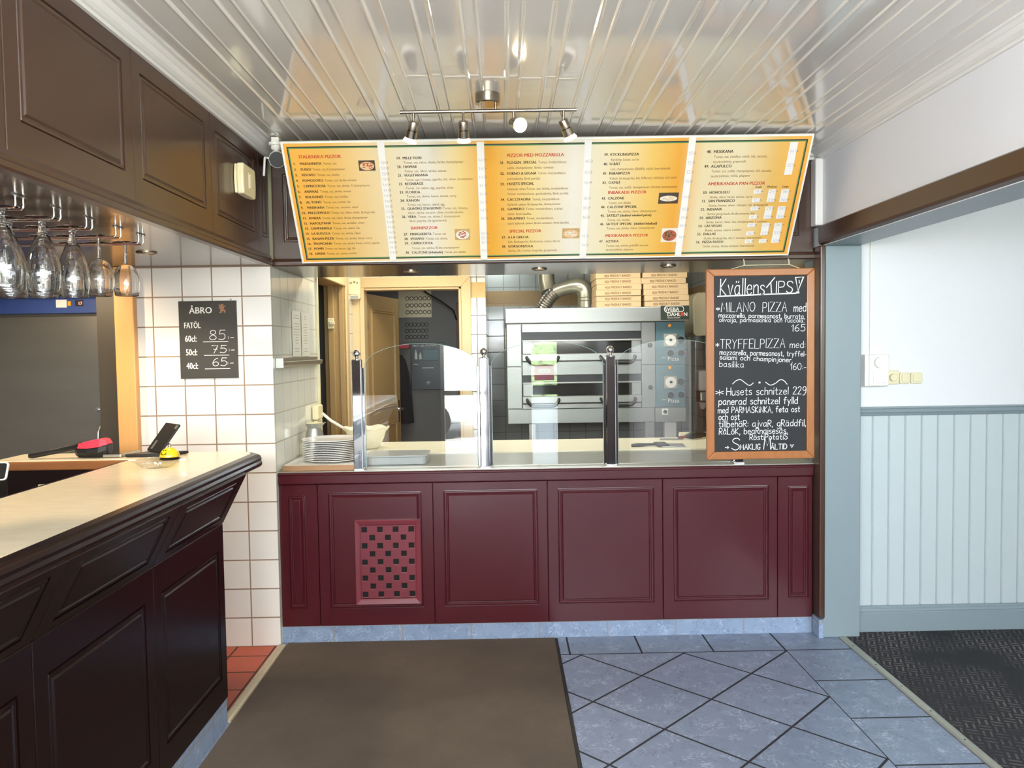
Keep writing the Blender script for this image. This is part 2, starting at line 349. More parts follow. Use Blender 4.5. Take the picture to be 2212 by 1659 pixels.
def fpoly(bm, F, pts, z=0., t=0.):
    if t: prism(bm, [F.p(x, y, z) for x, y in pts], F.n*t)
    else: bm.faces.new([bm.verts.new(F.p(x, y, z)) for x, y in pts])
BEAD = [(0, -.002), (0, .004), (.003, .007), (.008, .007), (.011, .002), (.017, .002), (.020, .006), (.025, .006), (.029, .002), (.030, -.002)]
def ring(bm, F, x0, x1, y0, y1, prof=BEAD, z=0., cr=.012):
    """a mitred, slightly round-cornered moulding ring"""
    rings = []
    for d, h in prof:
        w_, h_ = x1-x0-2*d, y1-y0-2*d; r = max(cr-d, .0015)
        rings.append([bm.verts.new(F.p((x0+x1)/2+px, (y0+y1)/2+py, z+h)) for px, py in rrect(w_, h_, r, 3)])
    n = len(rings[0])
    for a, b in zip(rings, rings[1:]):
        for k in range(n): bm.faces.new((a[k], a[(k+1) % n], b[(k+1) % n], b[k]))
GROOVE = [(0, -.0065), (.003, -.006), (.006, -.0012), (.009, -.0008), (.015, -.0012), (.018, -.005), (.022, -.0055), (.026, -.001), (.028, 0)]
def routed(parent, name, F, x0, x1, y0, y1, r, mat, th=.02):
    """a lacquered board with a routed groove: the board is one part, its raised field and bead the sub-part"""
    bm = bmesh.new(); loops = []
    for a, z in ((0, -th), (0, -.002), (.002, 0)): loops.append([(x0+a, y0+a, z), (x1-a, y0+a, z), (x1-a, y1-a, z), (x0+a, y1-a, z)])
    for z in (0, -.0065): loops.append([(r[0], r[2], z), (r[1], r[2], z), (r[1], r[3], z), (r[0], r[3], z)])
    V = [[bm.verts.new(F.p(*q)) for q in l] for l in loops]
    for a, b in zip(V, V[1:]):
        for k in range(4): bm.faces.new((a[k], a[(k+1) % 4], b[(k+1) % 4], b[k]))
    bm.faces.new(V[-1]); bm.faces.new(V[0][::-1]); p = obj(name, bm, mat, parent)
    bm = bmesh.new(); ring(bm, F, r[0]+.001, r[1]-.001, r[2]+.001, r[3]-.001, prof=GROOVE, cr=.010)
    d = .029; bm.faces.new([bm.verts.new(F.p((r[0]+r[1])/2+px, (r[2]+r[3])/2+py, 0)) for px, py in rrect(r[1]-r[0]-2*d, r[3]-r[2]-2*d, .0015, 3)])
    bmesh.ops.remove_doubles(bm, verts=bm.verts, dist=.0004); obj('raised_field', bm, mat, p)
    return p
def extr(bm, prof, a, b, axis='Y'):
    """open or closed profile [(p,q)...] swept from a to b along an axis; Y: (x,z)  X: (y,z)"""
    mk = (lambda t, p, q: (p, t, q)) if axis == 'Y' else (lambda t, p, q: (t, p, q))
    A = [bm.verts.new(mk(a, p, q)) for p, q in prof]; Bv = [bm.verts.new(mk(b, p, q)) for p, q in prof]
    n = len(A)
    for i in range(n): bm.faces.new((A[i], A[(i+1) % n], Bv[(i+1) % n], Bv[i]))
    bm.faces.new(A); bm.faces.new(Bv[::-1])

# text set in the built-in face: items (string, x, y, size, weight, xscale)
def text_bm(items, F, z=.0006):
    obs = []
    for it in items:
        s, x, y, size = it[:4]; wgt = it[4] if len(it) > 4 else 0; xs = it[5] if len(it) > 5 else 1; sh = it[6] if len(it) > 6 else 0
        c = bpy.data.curves.new('t', 'FONT'); c.body = s; c.size = size; c.resolution_u = 2; c.shear = sh
        o = bpy.data.objects.new('t', c); COL.objects.link(o); obs.append((o, x, y, xs, wgt*size*.5))
    dg = bpy.context.evaluated_depsgraph_get(); dg.update()
    bm = bmesh.new()
    for o, x, y, xs, w_ in obs:
        me = bpy.data.meshes.new_from_object(o.evaluated_get(dg))
        for k in ((-1, 1) if w_ else (0,)):          # heavier weights are set twice, a hair apart
            m2 = me.copy(); m2.transform(F.m() @ Matrix.Translation((x+k*w_, y, z+.00005*k)) @ Matrix.Diagonal((xs, 1, 1, 1))); bm.from_mesh(m2); bpy.data.meshes.remove(m2)
        bpy.data.meshes.remove(me)
    for o, *_ in obs:
        c = o.data; bpy.data.objects.remove(o); bpy.data.curves.remove(c)
    return bm

def text_widths(items):
    """set widths of (string, size, weight, xscale) lines, all measured at once"""
    obs = []
    for s, size, wgt, xs in items:
        c = bpy.data.curves.new('t', 'FONT'); c.body = s; c.size = size; o = bpy.data.objects.new('t', c); COL.objects.link(o); obs.append((o, xs))
    dg = bpy.context.evaluated_depsgraph_get(); dg.update()
    out = [o.evaluated_get(dg).dimensions.x*xs for o, xs in obs]
    for o, _ in obs:
        c = o.data; bpy.data.objects.remove(o); bpy.data.curves.remove(c)
    return out

# handwriting: single-stroke letters (cap height 10, x height 6); '~' marks a curved stroke
GL = {
'A': '0 0 3 10 6 0;1 4 5 4', 'B': '0 0 0 10;~0 10 4 9.5 4.5 7.5 3 5.5 0 5;~0 5 4.5 4.5 5.5 2.5 4 .3 0 0', 'C': '~6 8.5 4 10 1.5 9 0 5 1.5 1 4 0 6 1.5',
'D': '0 0 0 10;~0 10 4 9 6 5 4 1 0 0', 'E': '5 10 0 10 0 0 5 0;0 5 4 5', 'F': '5 10 0 10 0 0;0 5 4 5', 'G': '~6 8.5 4 10 1.5 9 0 5 1.5 1 4 0 5.5 1 6 4;3.5 4 6 4',
'H': '0 0 0 10;6 0 6 10;0 5 6 5', 'I': '.5 0 .5 10', 'K': '0 0 0 10;5 10 0 4.5 5.5 0', 'L': '0 10 0 0 5 0', 'M': '0 0 1 10 3.5 3 6 10 7 0', 'N': '0 0 0 10 5.5 0 5.5 10',
'O': '~3 10 .8 8.5 0 5 1 1.3 3 0 5 1.3 6 5 5.2 8.5 3 10', 'P': '0 0 0 10;~0 10 4 9.7 5 7.5 4 5.2 0 4.6', 'R': '0 0 0 10;~0 10 4 9.7 5 7.5 4 5.4 0 4.8;1.5 4.8 5.2 0',
'S': '~5.5 8.5 4 10 1.5 9.7 .5 7.7 2 5.8 4.5 4.3 5.3 2.3 4 .3 1.8 0 0 1.5', 'T': '0 10 6 10;3 10 3 0', 'U': '~0 10 0 3 1 .6 3 0 5 .8 5.7 3 5.7 10', 'V': '0 10 3 0 6 10',
'Y': '0 10 3 5.5 6 10;3 5.5 2.5 0', 'Z': '0 10 6 10 0 0 6 0',
'a': '~4.5 5 3 6 1 5.3 0 3 1 .5 2.7 .3 4.3 2;4.5 6 4.4 1.5 5.2 0', 'b': '0 10 0 0;~0 4 2 6 4.3 5 4.7 3 4 .7 2 0 0 1.5', 'c': '~4.3 5 2.5 6 .6 5 0 3 .8 .8 2.5 0 4.4 1',
'd': '~4.5 4.5 3 6 1 5.3 0 3 1 .4 3 .3 4.5 2;4.6 10 4.6 0', 'e': '~0 3.3 2.3 3.4 4.3 3.5 4 5.4 2.3 6 .6 5 0 3 .8 .7 2.6 0 4.5 1.2', 'f': '~4.4 9 3.2 10 2 9 1.8 6 1.8 0;0 6 3.8 6',
'g': '~4.5 5 3 6 1 5.3 0 3 1 .8 3 .6 4.5 2.5;~4.5 6 4.6 -1 3.6 -3 1.8 -3.2 .3 -2.2', 'h': '0 10 0 0;~0 4 2 6 3.8 5.5 4.2 4 4.3 0', 'i': '.4 6 .4 0;.4 8.2 .5 8.9',
'j': '~2 6 2 -1 1.2 -3 -.5 -2.8;2 8.2 2.1 8.9', 'k': '0 10 0 0;4 6 0 2.7 4.2 0', 'l': '.4 10 .4 0', 'm': '0 6 0 0;~0 4 1.6 6 3 5.5 3.3 4 3.3 0;~3.3 4 5 6 6.3 5.5 6.7 4 6.7 0',
'n': '0 6 0 0;~0 4 2 6 3.8 5.5 4.2 4 4.3 0', 'o': '~2.4 6 .6 5 0 3 .7 .8 2.4 0 4.1 .8 4.8 3 4.2 5 2.4 6', 'p': '0 6 0 -3.5;~0 4 2 6 4.3 5 4.7 3 4 .7 2 0 0 1.5',
'r': '0 6 0 0;~0 4 1.5 5.8 3.3 5.8', 's': '~3.8 5.2 2.4 6 .6 5.4 .6 4 2.2 3.2 3.8 2.2 3.4 .4 1.8 0 0 .8', 't': '~1.6 9 1.6 3 1.8 1 2.6 0 3.8 .4;0 6 3.6 6',
'u': '~0 6 0 2 .8 .3 2.3 0 3.8 1 4.3 3;4.3 6 4.5 0', 'v': '0 6 2.2 0 4.4 6', 'y': '0 6 2.3 0;4.6 6 1 -3.3', 'z': '0 6 4.3 6 0 0 4.5 0',
'0': '~3 10 .8 8.5 0 5 1 1.3 3 0 4.6 1.3 5.4 5 4.8 8.5 3 10', '1': '0 7 2 10 2 0', '2': '~0 8 1.5 10 4 9.6 4.6 7.5 3 4.5 0 0;0 0 5 0', '3': '~0 9 2.5 10 4.5 8.5 3.5 6 1.5 5.3;~1.5 5.3 4 5 5 2.8 3.5 .4 0 .6',
'4': '3.6 0 3.6 10 0 3.4 5 3.4', '5': '5 10 1 10 .6 5.8;~.6 5.8 3 6.4 4.8 4.8 4.8 2 3 .2 0 .8', '6': '~4.5 9.8 2 8 .4 4.5 .6 1.5 2.5 0 4.6 1 5 3.2 3.5 5 1.5 4.6 .5 3.2', '7': '0 10 5 10 2 0;1.6 5 4.6 5',
'8': '~2.6 5.4 .6 7 .8 9 2.6 10 4.4 9 4.6 7 2.6 5.4 .4 3.6 .2 1.5 2.6 0 5 1.5 4.8 3.6 2.6 5.4', '9': '~4.8 7 3.5 5 1 5.2 .3 7.5 1.5 9.7 3.6 9.8 4.8 8 5 5 4.4 2 2.5 -1 .6 -1.6',
',': '.6 .6 0 -1.8', '.': '0 0 .5 .6', ':': '.3 1 .6 1.6;.3 5 .6 5.6', '-': '0 3.2 3 3.4', '*': '2 0 2 6;-.6 1.5 4.6 4.5;-.6 4.5 4.6 1.5', '(': '~1.5 10 0 7 0 3 1.5 0', ' ': ''}
GL['ä'] = GL['a']+';1.2 7.8 1.4 8.6;3.4 7.8 3.6 8.6'; GL['ö'] = GL['o']+';1 7.8 1.2 8.6;3.6 7.8 3.8 8.6'; GL['å'] = GL['a']+';~2.5 7.4 1.6 8.2 2.5 9 3.4 8.2 2.5 7.4'
GL['Ä'] = GL['A']+';1.6 11.2 1.7 12;4.3 11.2 4.4 12'; GL['Ö'] = GL['O']+';1.6 11.2 1.7 12;4.3 11.2 4.4 12'; GL['Å'] = GL['A']+';~3 10.4 2.1 11.2 3 12 3.9 11.2 3 10.4'
def smooth_pts(p, n=5):
    out = []
    for i in range(len(p)-1):
        p0, p1, p2, p3 = p[max(i-1, 0)], p[i], p[i+1], p[min(i+2, len(p)-1)]
        for k in range(n):
            t = k/n
            out.append(tuple(.5*((2*p1[a])+(-p0[a]+p2[a])*t+(2*p0[a]-5*p1[a]+4*p2[a]-p3[a])*t*t+(-p0[a]+3*p1[a]-3*p2[a]+p3[a])*t**3) for a in (0, 1)))
    return out+[p[-1]]
def stroke(bm, F, pts, wd, z=.0008):
    """a chalk or pencil line: a thin flat ribbon with pointed-round ends"""
    P = [Vector((x, y, 0)) for x, y in pts]
    if len(P) < 2: return
    P[0] = P[0]+(P[0]-P[1]).normalized()*wd*.3; P[-1] = P[-1]+(P[-1]-P[-2]).normalized()*wd*.3
    Lv, Rv = [], []
    for i, p in enumerate(P):
        a = P[max(i-1, 0)]; b = P[min(i+1, len(P)-1)]; d = (b-a).normalized(); n = Vector((-d.y, d.x, 0))
        k = 1.0
        if 0 < i < len(P)-1:
            c = (p-a).normalized().dot((b-p).normalized()); k = min(1.5, 1/max(.5, math.sqrt(max(.01, (1+c)/2))))
        n = n*(wd/2*k*(.92+.16*random.random()))
        Lv.append(bm.verts.new(F.p(p.x+n.x, p.y+n.y, z))); Rv.append(bm.verts.new(F.p(p.x-n.x, p.y-n.y, z)))
    for i in range(len(P)-1): bm.faces.new((Rv[i], Rv[i+1], Lv[i+1], Lv[i]))
def glyphs(ch):
    out = []
    for st in GL.get(ch, '').split(';'):
        if not st: continue
        cur = st[0] == '~'; v = [float(q) for q in st.lstrip('~').split()]
        p = list(zip(v[::2], v[1::2])); out.append(smooth_pts(p) if cur else p)
    return out
def hand(bm, F, s, x0, x1, y, cap, wd, dy=0., slant=.05, gap=1.9, z=.0008):
    """write s from x0 to x1 (width fitted), baseline y rising by dy"""
    adv = []; tot = 0
    for ch in s:
        g = glyphs(ch); wch = max([p[0] for st in g for p in st] or [3.2]); adv.append((ch, g, tot)); tot += wch+gap
    tot -= gap; k = cap/10; kx = (x1-x0)/tot if x1 else k*.9
    for ch, g, a in adv:
        j = (random.random()-.5)*.5; t = a/max(tot, .01)
        for st in g: stroke(bm, F, [(x0+(a+px+slant*py*k/kx)*kx, y+dy*t+(py+j)*k) for px, py in st], wd, z)
# ------------------------------------------------------------------ the setting
def by_normal(bm, sel):
    bm.normal_update()
    for f in bm.faces:
        for i, t in sel:
            if t(f.normal): f.material_index = i
# floor: diagonal field, border row, border column, terracotta behind the bar, kitchen terracotta
bm = bmesh.new()
for i, (x0, x1, y0, y1) in enumerate([(-1.2, 1.417, -2.0, 3.873), (-1.2, 1.78, 3.873, 4.30), (1.417, 1.78, -2.0, 3.873), (-3.4, -1.2, -2.0, 5.4), (1.78, 4.4, -2.0, 4.3), (-3.4, 4.4, 5.4, 8.4), (-1.2, 4.4, 4.30, 5.4)]):
    f = bm.faces.new([bm.verts.new(p) for p in ((x0, y0, 0), (x1, y0, 0), (x1, y1, 0), (x0, y1, 0))]); f.material_index = [0, 1, 1, 2, 1, 2, 2][i]
struct('floor', bm, ['floor_field', 'floor_border', 'red_tile'])
# ceiling of wide gloss boards with double beads, very slightly out of level
bm = bmesh.new(); prof = []
x = -1.3497
while x < 1.86:
    prof += [(x+dx, 2.575-.0135*(x-.24)+dz) for dx, dz in ((0, 0), (.077, 0), (.080, -.002), (.083, -.0042), (.087, -.0042), (.090, -.002), (.093, .001), (.097, .002), (.125, .002), (.129, .001), (.132, -.002), (.135, -.0042), (.139, -.0042), (.142, -.002))]; x += .1439
A = [bm.verts.new((p, -2.0, q)) for p, q in prof]; Bv = [bm.verts.new((p, 4.12, q)) for p, q in prof]
for i in range(len(A)-1): bm.faces.new((A[i], Bv[i], Bv[i+1], A[i+1]))
struct('ceiling', bm, 'ceiling')
def cornice(name, x, z, s, y0, y1):
    p = [(0, 0), (.012, 0), (.014, .010), (.022, .012), (.034, .020), (.044, .034), (.048, .036), (.060, .046), (.070, .048), (.072, .056), (.080, .057), (.080, .09), (0, .09)]
    bm = bmesh.new(); extr(bm, [(x+s*a, z+b) for a, b in p], y0, y1); struct(name, bm, 'cornice')
cornice('trim_1', -1.19, 2.542, 1, .3, 4.10)
cornice('trim_2', 1.672, 2.503, -1, -1.95, 4.11)
bm = bmesh.new(); extr(bm, [(4.108-a, 2.512+b) for a, b in ((0, 0), (.012, 0), (.014, .012), (.03, .018), (.034, .03), (.05, .04), (.05, .08), (0, .08))], 1.30, 1.672, 'X'); struct('trim_3', bm, 'cornice')
# white tiled wall beside the bar, and its return into the kitchen
bm = B((-1.905, -1.193, 4.07, 4.16, 0, 2.0)); by_normal(bm, [(1, lambda n: abs(n.x) > .9)])
struct('wall_back_left', bm, ['tile_white', 'tile_side'])
bm = B((-1.29, -1.193, 4.16, 5.045, 0, 2.6)); by_normal(bm, [(1, lambda n: abs(n.x) < .9)])
struct('wall_kitchen_left', bm, ['tile_side', 'ivory_plastic'])
struct('trim_4', B((-1.195, -1.178, 5.035, 5.062, .9, 2.3)), 'ivory_plastic', bevel=.004)
# kitchen side door opening in that wall, seen at a slant
bm = B((-1.31, -1.193, 6.02, 6.30, 0, 2.55), (-1.31, -1.193, 5.06, 6.02, 2.10, 2.55)); by_normal(bm, [(1, lambda n: abs(n.x) < .9)])
struct('wall_kitchen_left_far', bm, ['tile_side', 'beige_paint'])
struct('trim_5', B((-1.185, -1.170, 5.93, 6.03, 0, 2.15), (-1.195, -1.172, 5.05, 6.03, 2.04, 2.15)), 'beige_paint', bevel=.006)
bm = B((-1.335, -1.185, 5.90, 6.0, 0, 2.08), (-1.30, -1.255, 5.865, 5.91, 0, 2.08), (-1.222, -1.185, 5.885, 5.91, 0, 2.08), (-1.335, -1.185, 5.08, 5.9, 2.04, 2.10))
struct('trim_6', bm, 'beige_dark', bevel=.004)
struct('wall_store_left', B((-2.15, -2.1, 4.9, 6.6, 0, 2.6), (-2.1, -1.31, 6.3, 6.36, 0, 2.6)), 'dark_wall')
# wall with the doorway at the kitchen's back left
bm = B((-1.31, -1.12, 6.30, 6.40, 0, 2.55), (-1.12, -.322, 6.30, 6.40, 2.055, 2.55), (-.322, -.127, 6.30, 7.45, 0, 2.55)); by_normal(bm, [(1, lambda n: abs(n.x) > .9)])
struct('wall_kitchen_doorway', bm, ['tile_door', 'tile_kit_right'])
bm = bmesh.new()
F = Fr((0, 6.30, 0))
fpoly(bm, F, [(-1.205, 0), (-1.12, 0), (-1.12, 2.055), (-1.205, 2.14)], 0, .022)
fpoly(bm, F, [(-.322, 0), (-.245, 0), (-.245, 2.14), (-.322, 2.055)], 0, .022)
fpoly(bm, F, [(-1.205, 2.14), (-1.12, 2.055), (-.322, 2.055), (-.245, 2.14)], 0, .022)
box(bm, -1.135, -1.098, 6.27, 6.42, 0, 2.055); box(bm, -.344, -.322, 6.29, 6.42, 0, 2.055); box(bm, -1.12, -.322, 6.29, 6.42, 2.036, 2.058)
struct('trim_7', bm, 'beige_paint', bevel=.004)
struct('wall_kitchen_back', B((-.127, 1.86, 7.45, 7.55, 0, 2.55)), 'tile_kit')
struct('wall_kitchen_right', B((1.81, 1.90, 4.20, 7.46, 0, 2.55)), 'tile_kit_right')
struct('ceiling_kitchen', B((-2.1, 1.9, 4.75, 8.4, 2.55, 2.6)), 'white_wall')
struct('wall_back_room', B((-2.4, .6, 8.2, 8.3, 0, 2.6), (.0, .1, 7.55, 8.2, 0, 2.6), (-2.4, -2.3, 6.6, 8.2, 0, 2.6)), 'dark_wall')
# open door leaf inside the doorway
d = thing('door_1', (-1.112, 6.41, 0), 'ochre panelled door standing open inside the kitchen doorway', 'door'); d['kind'] = 'structure'
ang = math.atan2(7.16-6.41, -.944+1.112); F = Fr((-1.112, 6.41, 0), (math.cos(ang), math.sin(ang), 0), (0, 0, 1))
bm = bmesh.new(); fbox(bm, F, 0, .78, .01, 2.02, -.04, 0); obj('door_leaf', bm, 'beige_dark', d, bevel=.003)
bm = bmesh.new(); ring(bm, F, .11, .67, 1.05, 1.90, z=.001); ring(bm, F, .11, .67, .12, .92, z=.001); obj('moulding', bm, 'beige_dark', d)
bm = bmesh.new(); fbox(bm, F, -.002, .03, 1.72, 1.80, 0, .012); obj('hinge', bm, 'steel', d, bevel=.002)
bm = bmesh.new(); cyl(bm, F.p(.72, 1.02, 0), F.p(.72, 1.02, .05), .011); cyl(bm, F.p(.72, 1.02, .045), F.p(.62, 1.02, .045), .009); fbox(bm, F, .70, .74, .90, 1.10, 0, .006); obj('door_handle', bm, 'chrome', d)
# jamb wall between the counter and the side room, header wall above the wide opening
struct('wall_right_jamb', B((1.672, 1.868, 4.035, 4.30, 0, 2.06)), 'grey_paint', bevel=.006)
bm = B((1.672, 1.868, -1.95, 4.30, 2.06, 2.60), (1.672, 1.868, -1.95, 1.45, 0, 2.06)); by_normal(bm, [(1, lambda n: n.z < -.5)])  # near lower stretch is unseen, added to block window reflections
struct('wall_right', bm, ['white_wall', 'grey_paint'])
struct('trim_12', B((1.63, 1.672, 4.045, 4.112, 2.165, 2.51)), 'cornice', bevel=.008, seg=3)
# brown beam along the opening's upper edge and the dark post standing under its end
bm = bmesh.new(); extr(bm, [(1.700, 2.062), (1.675, 2.062), (1.655, 2.072), (1.650, 2.085), (1.650, 2.158), (1.660, 2.165), (1.672, 2.165), (1.70, 2.165)], -1.9, 4.06)
struct('trim_8', bm, 'brown')
struct('trim_9', B((1.648, 1.680, 4.028, 4.13, .105, 2.06)), 'brown', bevel=.008, seg=3)
struct('baseboard_post', B((1.645, 1.671, 4.026, 4.115, 0, .1)), 'skirt_y', bevel=.003)
# side room: plaster, dado rail, vertical boards, baseboard
struct('wall_side_room_back', B((1.868, 4.4, 4.12, 4.22, 0, 2.60)), 'white_wall')
bm = bmesh.new(); prof = []; x = 1.879
while x < 4.3:
    prof += [(x, 4.110), (x+.004, 4.106), (x+.0775, 4.106), (x+.0815, 4.110), (x+.0835, 4.116), (x+.0855, 4.116)]; x += .0875
A = [bm.verts.new((a, b, .14)) for a, b in prof]; Bv = [bm.verts.new((a, b, 1.18)) for a, b in prof]
for i in range(len(A)-1): bm.faces.new((A[i], A[i+1], Bv[i+1], Bv[i]))
struct('wall_side_room_wainscot', bm, 'wainscot')
bm = bmesh.new(); extr(bm, [(4.122, 1.165), (4.104, 1.165), (4.100, 1.172), (4.097, 1.180), (4.090, 1.185), (4.088, 1.196), (4.092, 1.202), (4.086, 1.206), (4.086, 1.212), (4.122, 1.214)], 1.868, 4.4, 'X'); struct('trim_10', bm, 'grey_paint')
bm = bmesh.new(); extr(bm, [(4.122, 0), (4.092, 0), (4.092, .108), (4.096, .112), (4.094, .118), (4.098, .126), (4.098, .134), (4.104, .140), (4.104, .146), (4.122, .148)], 1.868, 4.4, 'X'); struct('baseboard_side_room', bm, 'grey_paint')
struct('wall_side_room_right', B((4.4, 4.5, -2.0, 4.3, 0, 2.6)), 'white_wall')
struct('ceiling_side_room', B((1.868, 4.45, -2.0, 4.2, 2.56, 2.6)), 'white_wall')
# room behind the bar
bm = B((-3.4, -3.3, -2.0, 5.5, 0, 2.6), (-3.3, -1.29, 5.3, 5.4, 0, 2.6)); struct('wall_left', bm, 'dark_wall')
bm = B((-1.985, -1.885, 4.03, 4.20, 0, 2.0)); struct('trim_11', bm, 'oak', bevel=.006)
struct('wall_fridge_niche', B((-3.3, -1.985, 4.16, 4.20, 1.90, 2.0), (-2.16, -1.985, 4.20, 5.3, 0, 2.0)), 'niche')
# entrance wall behind the camera: glazed door, side light, transom and side room openings added for daylight
bm = B((-3.4, -.80, -2.05, -1.95, 0, 1.80), (-.22, .36, -2.05, -1.95, 0, 1.80), (.74, 2.85, -2.05, -1.95, 0, 1.80), (2.85, 4.15, -2.05, -1.95, 0, .95), (4.15, 4.5, -2.05, -1.95, 0, 1.8), (-3.4, 4.5, -2.05, -1.95, 2.5, 2.6), (-.80, .74, -2.05, -1.95, 1.72, 1.80), (.36, .74, -2.05, -1.95, .94, 1.06))
struct('wall_rear', bm, 'rear_wall')
struct('window_1', B((-.82, -.77, -1.97, -1.93, 0, 1.74), (-.25, -.20, -1.97, -1.93, 0, 1.74), (-.80, -.22, -1.97, -1.93, 1.70, 1.74), (-.80, -.22, -1.97, -1.93, .95, 1.01)), 'steel', bevel=.004)
struct('window_2', B((.34, .38, -1.97, -1.93, 0, 1.74), (.72, .76, -1.97, -1.93, 0, 1.74), (.36, .74, -1.97, -1.93, 1.70, 1.74)), 'black_plastic', bevel=.004)
# street outside the entrance
struct('ground_street', B((-14, 14, -22, -2.06, -.12, -.02)), pm('asphalt', srgb(170, 168, 165), .9, var=.1))
bm = bmesh.new(); bmesh.ops.create_icosphere(bm, subdivisions=5, radius=1.0)
rnd = random.Random(3)
for v in bm.verts:
    k = 1+.07*math.sin(v.co.x*19+v.co.z*11)*math.sin(v.co.z*17+v.co.y*13)+rnd.uniform(-.03, .03); v.co = Vector((v.co.x*5*k+5.6, v.co.y*1.2*k-15, max(-.1, v.co.z*2.4*k+.6)))
single('hedge', bm, pm('hedge_green', srgb(128, 150, 104), .8, var=.4, scale=6), 'green hedge across the street, seen reflected in the counter glass', 'hedge')

struct('roof', B((-3.5, 4.6, -2.05, 8.5, 2.66, 2.75), (-3.5, -3.4, -2.05, 8.5, 0, 2.7), (4.5, 4.6, -2.05, 8.5, 0, 2.7), (-3.5, 4.6, 8.4, 8.5, 0, 2.7)), 'dark_wall')  # unseen shell added to keep the sun from leaking indoors
# white van parked in the street (seen reflected in the counter glass)
v = thing('parked_van', (-2.9, -6.2, 0), 'white van parked in the street, seen reflected in the left counter glass', 'van')
prof = [(-5.1, .25), (-.62, .25), (-.50, .55), (-.55, .85), (-.95, 1.02), (-1.55, 1.75), (-1.9, 1.85), (-5.1, 1.85)]
bm = bmesh.new(); prism(bm, [(x, -5.3, z) for x, z in prof], (0, -1.8, 0)); obj('van_body', bm, pm('white_car_paint', srgb(205, 210, 214), .25, coat=.3), v, bevel=.06, seg=3)
bm = bmesh.new(); prism(bm, [(x, -5.285, z) for x, z in ((-2.6, 1.05), (-1.15, 1.05), (-1.62, 1.66), (-2.6, 1.68))], (0, -.03, 0)); obj('side_window', bm, pm('green_car_glass', srgb(120, 150, 130), .05), v)
bm = bmesh.new(); box(bm, -1.35, -1.15, -5.28, -5.10, 1.02, 1.18); obj('wing_mirror', bm, 'black_plastic', v, bevel=.03)
for x in (-1.25, -4.2):
    bm = bmesh.new(); cyl(bm, (x, -5.26, .30), (x, -5.5, .30), .33, n=28); wh = obj('wheel', bm, 'rubber', v); bm = bmesh.new(); cyl(bm, (x, -5.24, .30), (x, -5.27, .30), .2, n=24); obj('hubcap', bm, 'steel', wh)
# ------------------------------------------------------------------ serving counter
FC = Fr((0, 4.11, 0))
c = thing('serving_counter', (.22, 4.3, 0), 'long burgundy panelled serving counter under the menu board, on a blue tiled plinth', 'counter')
obj('carcass', B((-1.196, 1.645, 4.13, 4.28, .09, .905)), 'burgundy', c)
XS = [-1.196, -.990, -.380, .228, .842, 1.457, 1.645]
RG = [(-1.148, -1.056, .185, .792), (-.936, -.438, .180, .803), (-.325, .178, .182, .805), (.282, .796, .182, .806), (.896, 1.410, .184, .804), (1.512, 1.625, .192, .797)]
for i in range(6):
    routed(c, 'front_panel', FC, XS[i]+.0015, XS[i+1]-.0015, .088, .848, RG[i], 'burgundy')
bm = bmesh.new(); extr(bm, [(4.102, .852), (4.100, .856), (4.100, .898), (4.096, .902), (4.096, .908), (4.100, .912), (4.28, .912), (4.28, .852)], -1.196, 1.645, 'X'); obj('top_rail', bm, 'burgundy', c)
obj('steel_top', B((-1.190, 1.66, 4.105, 4.735, .9125, .918)), 'steel', c, bevel=.001, label='brushed steel top')
obj('plinth', B((-1.196, 1.645, 4.118, 4.128, 0, .089)), 'skirt', c, label='blue tiled plinth')
# chequered vent grille
bm = bmesh.new()
gx0, gx1, gz0, gz1 = -.766, -.476, .236, .626
nx, nz = 7, 9; cw, chh = (gx1-gx0)/nx, (gz1-gz0)/nz
vc = {}
def gv(x, z):
    k = (round(x, 5), round(z, 5))
    if k not in vc: vc[k] = bm.verts.new((x, 4.103, z))
    return vc[k]
for i in range(nx):
    for j in range(nz):
        x, z = gx0+i*cw, gz0+j*chh
        if (i+j) % 2 == 0:
            a, b_, c_, d_ = x+.0065, x+cw-.0065, z+.0075, z+chh-.0075
            o = [(x, z), (x+cw, z), (x+cw, z+chh), (x, z+chh)]; q = [(a, c_), (b_, c_), (b_, d_), (a, d_)]
            for k in range(4): bm.faces.new((gv(*o[k]), gv(*o[(k+1) % 4]), gv(*q[(k+1) % 4]), gv(*q[k])))
        else: bm.faces.new([gv(*p) for p in ((x, z), (x+cw, z), (x+cw, z+chh), (x, z+chh))])
g = obj('vent_grille', bm, 'grille', c, solid=.007, bevel=.002, label='perforated rose-brown vent grille')
obj('vent_backing', B((gx0, gx1, 4.1085, 4.1095, gz0, gz1)), 'black', g)  # thin black sheet stands in for the dark inside the holes
bm = bmesh.new(); ring(bm, FC, -.796, -.447, .203, .656, prof=[(0, 0), (0, .016), (.004, .02), (.022, .016), (.030, .012), (.030, 0)], cr=.002); obj('grille_frame', bm, 'grille', g)

# ------------------------------------------------------------------ bar
b = thing('bar_counter', (-1.36, 2.0, 0), 'dark brown panelled bar with cream marble top on the left', 'bar counter')
Y0, Y1 = .4, 3.222
FB = Fr((-1.17, 0, 0), (0, 1, 0), (0, 0, 1))
obj('carcass', B((-1.60, -1.19, Y0, Y1-.004, .10, 1.05)), 'bar_brown', b)
YB = [.40, 1.235, 1.905, 2.572, Y1]
for y0, y1 in zip(YB, YB[1:]):
    routed(b, 'front_panel', FB, y0+.0015, y1-.0015, .112, .845, (y0+.06, y1-.062, .212, .742), 'bar_brown')
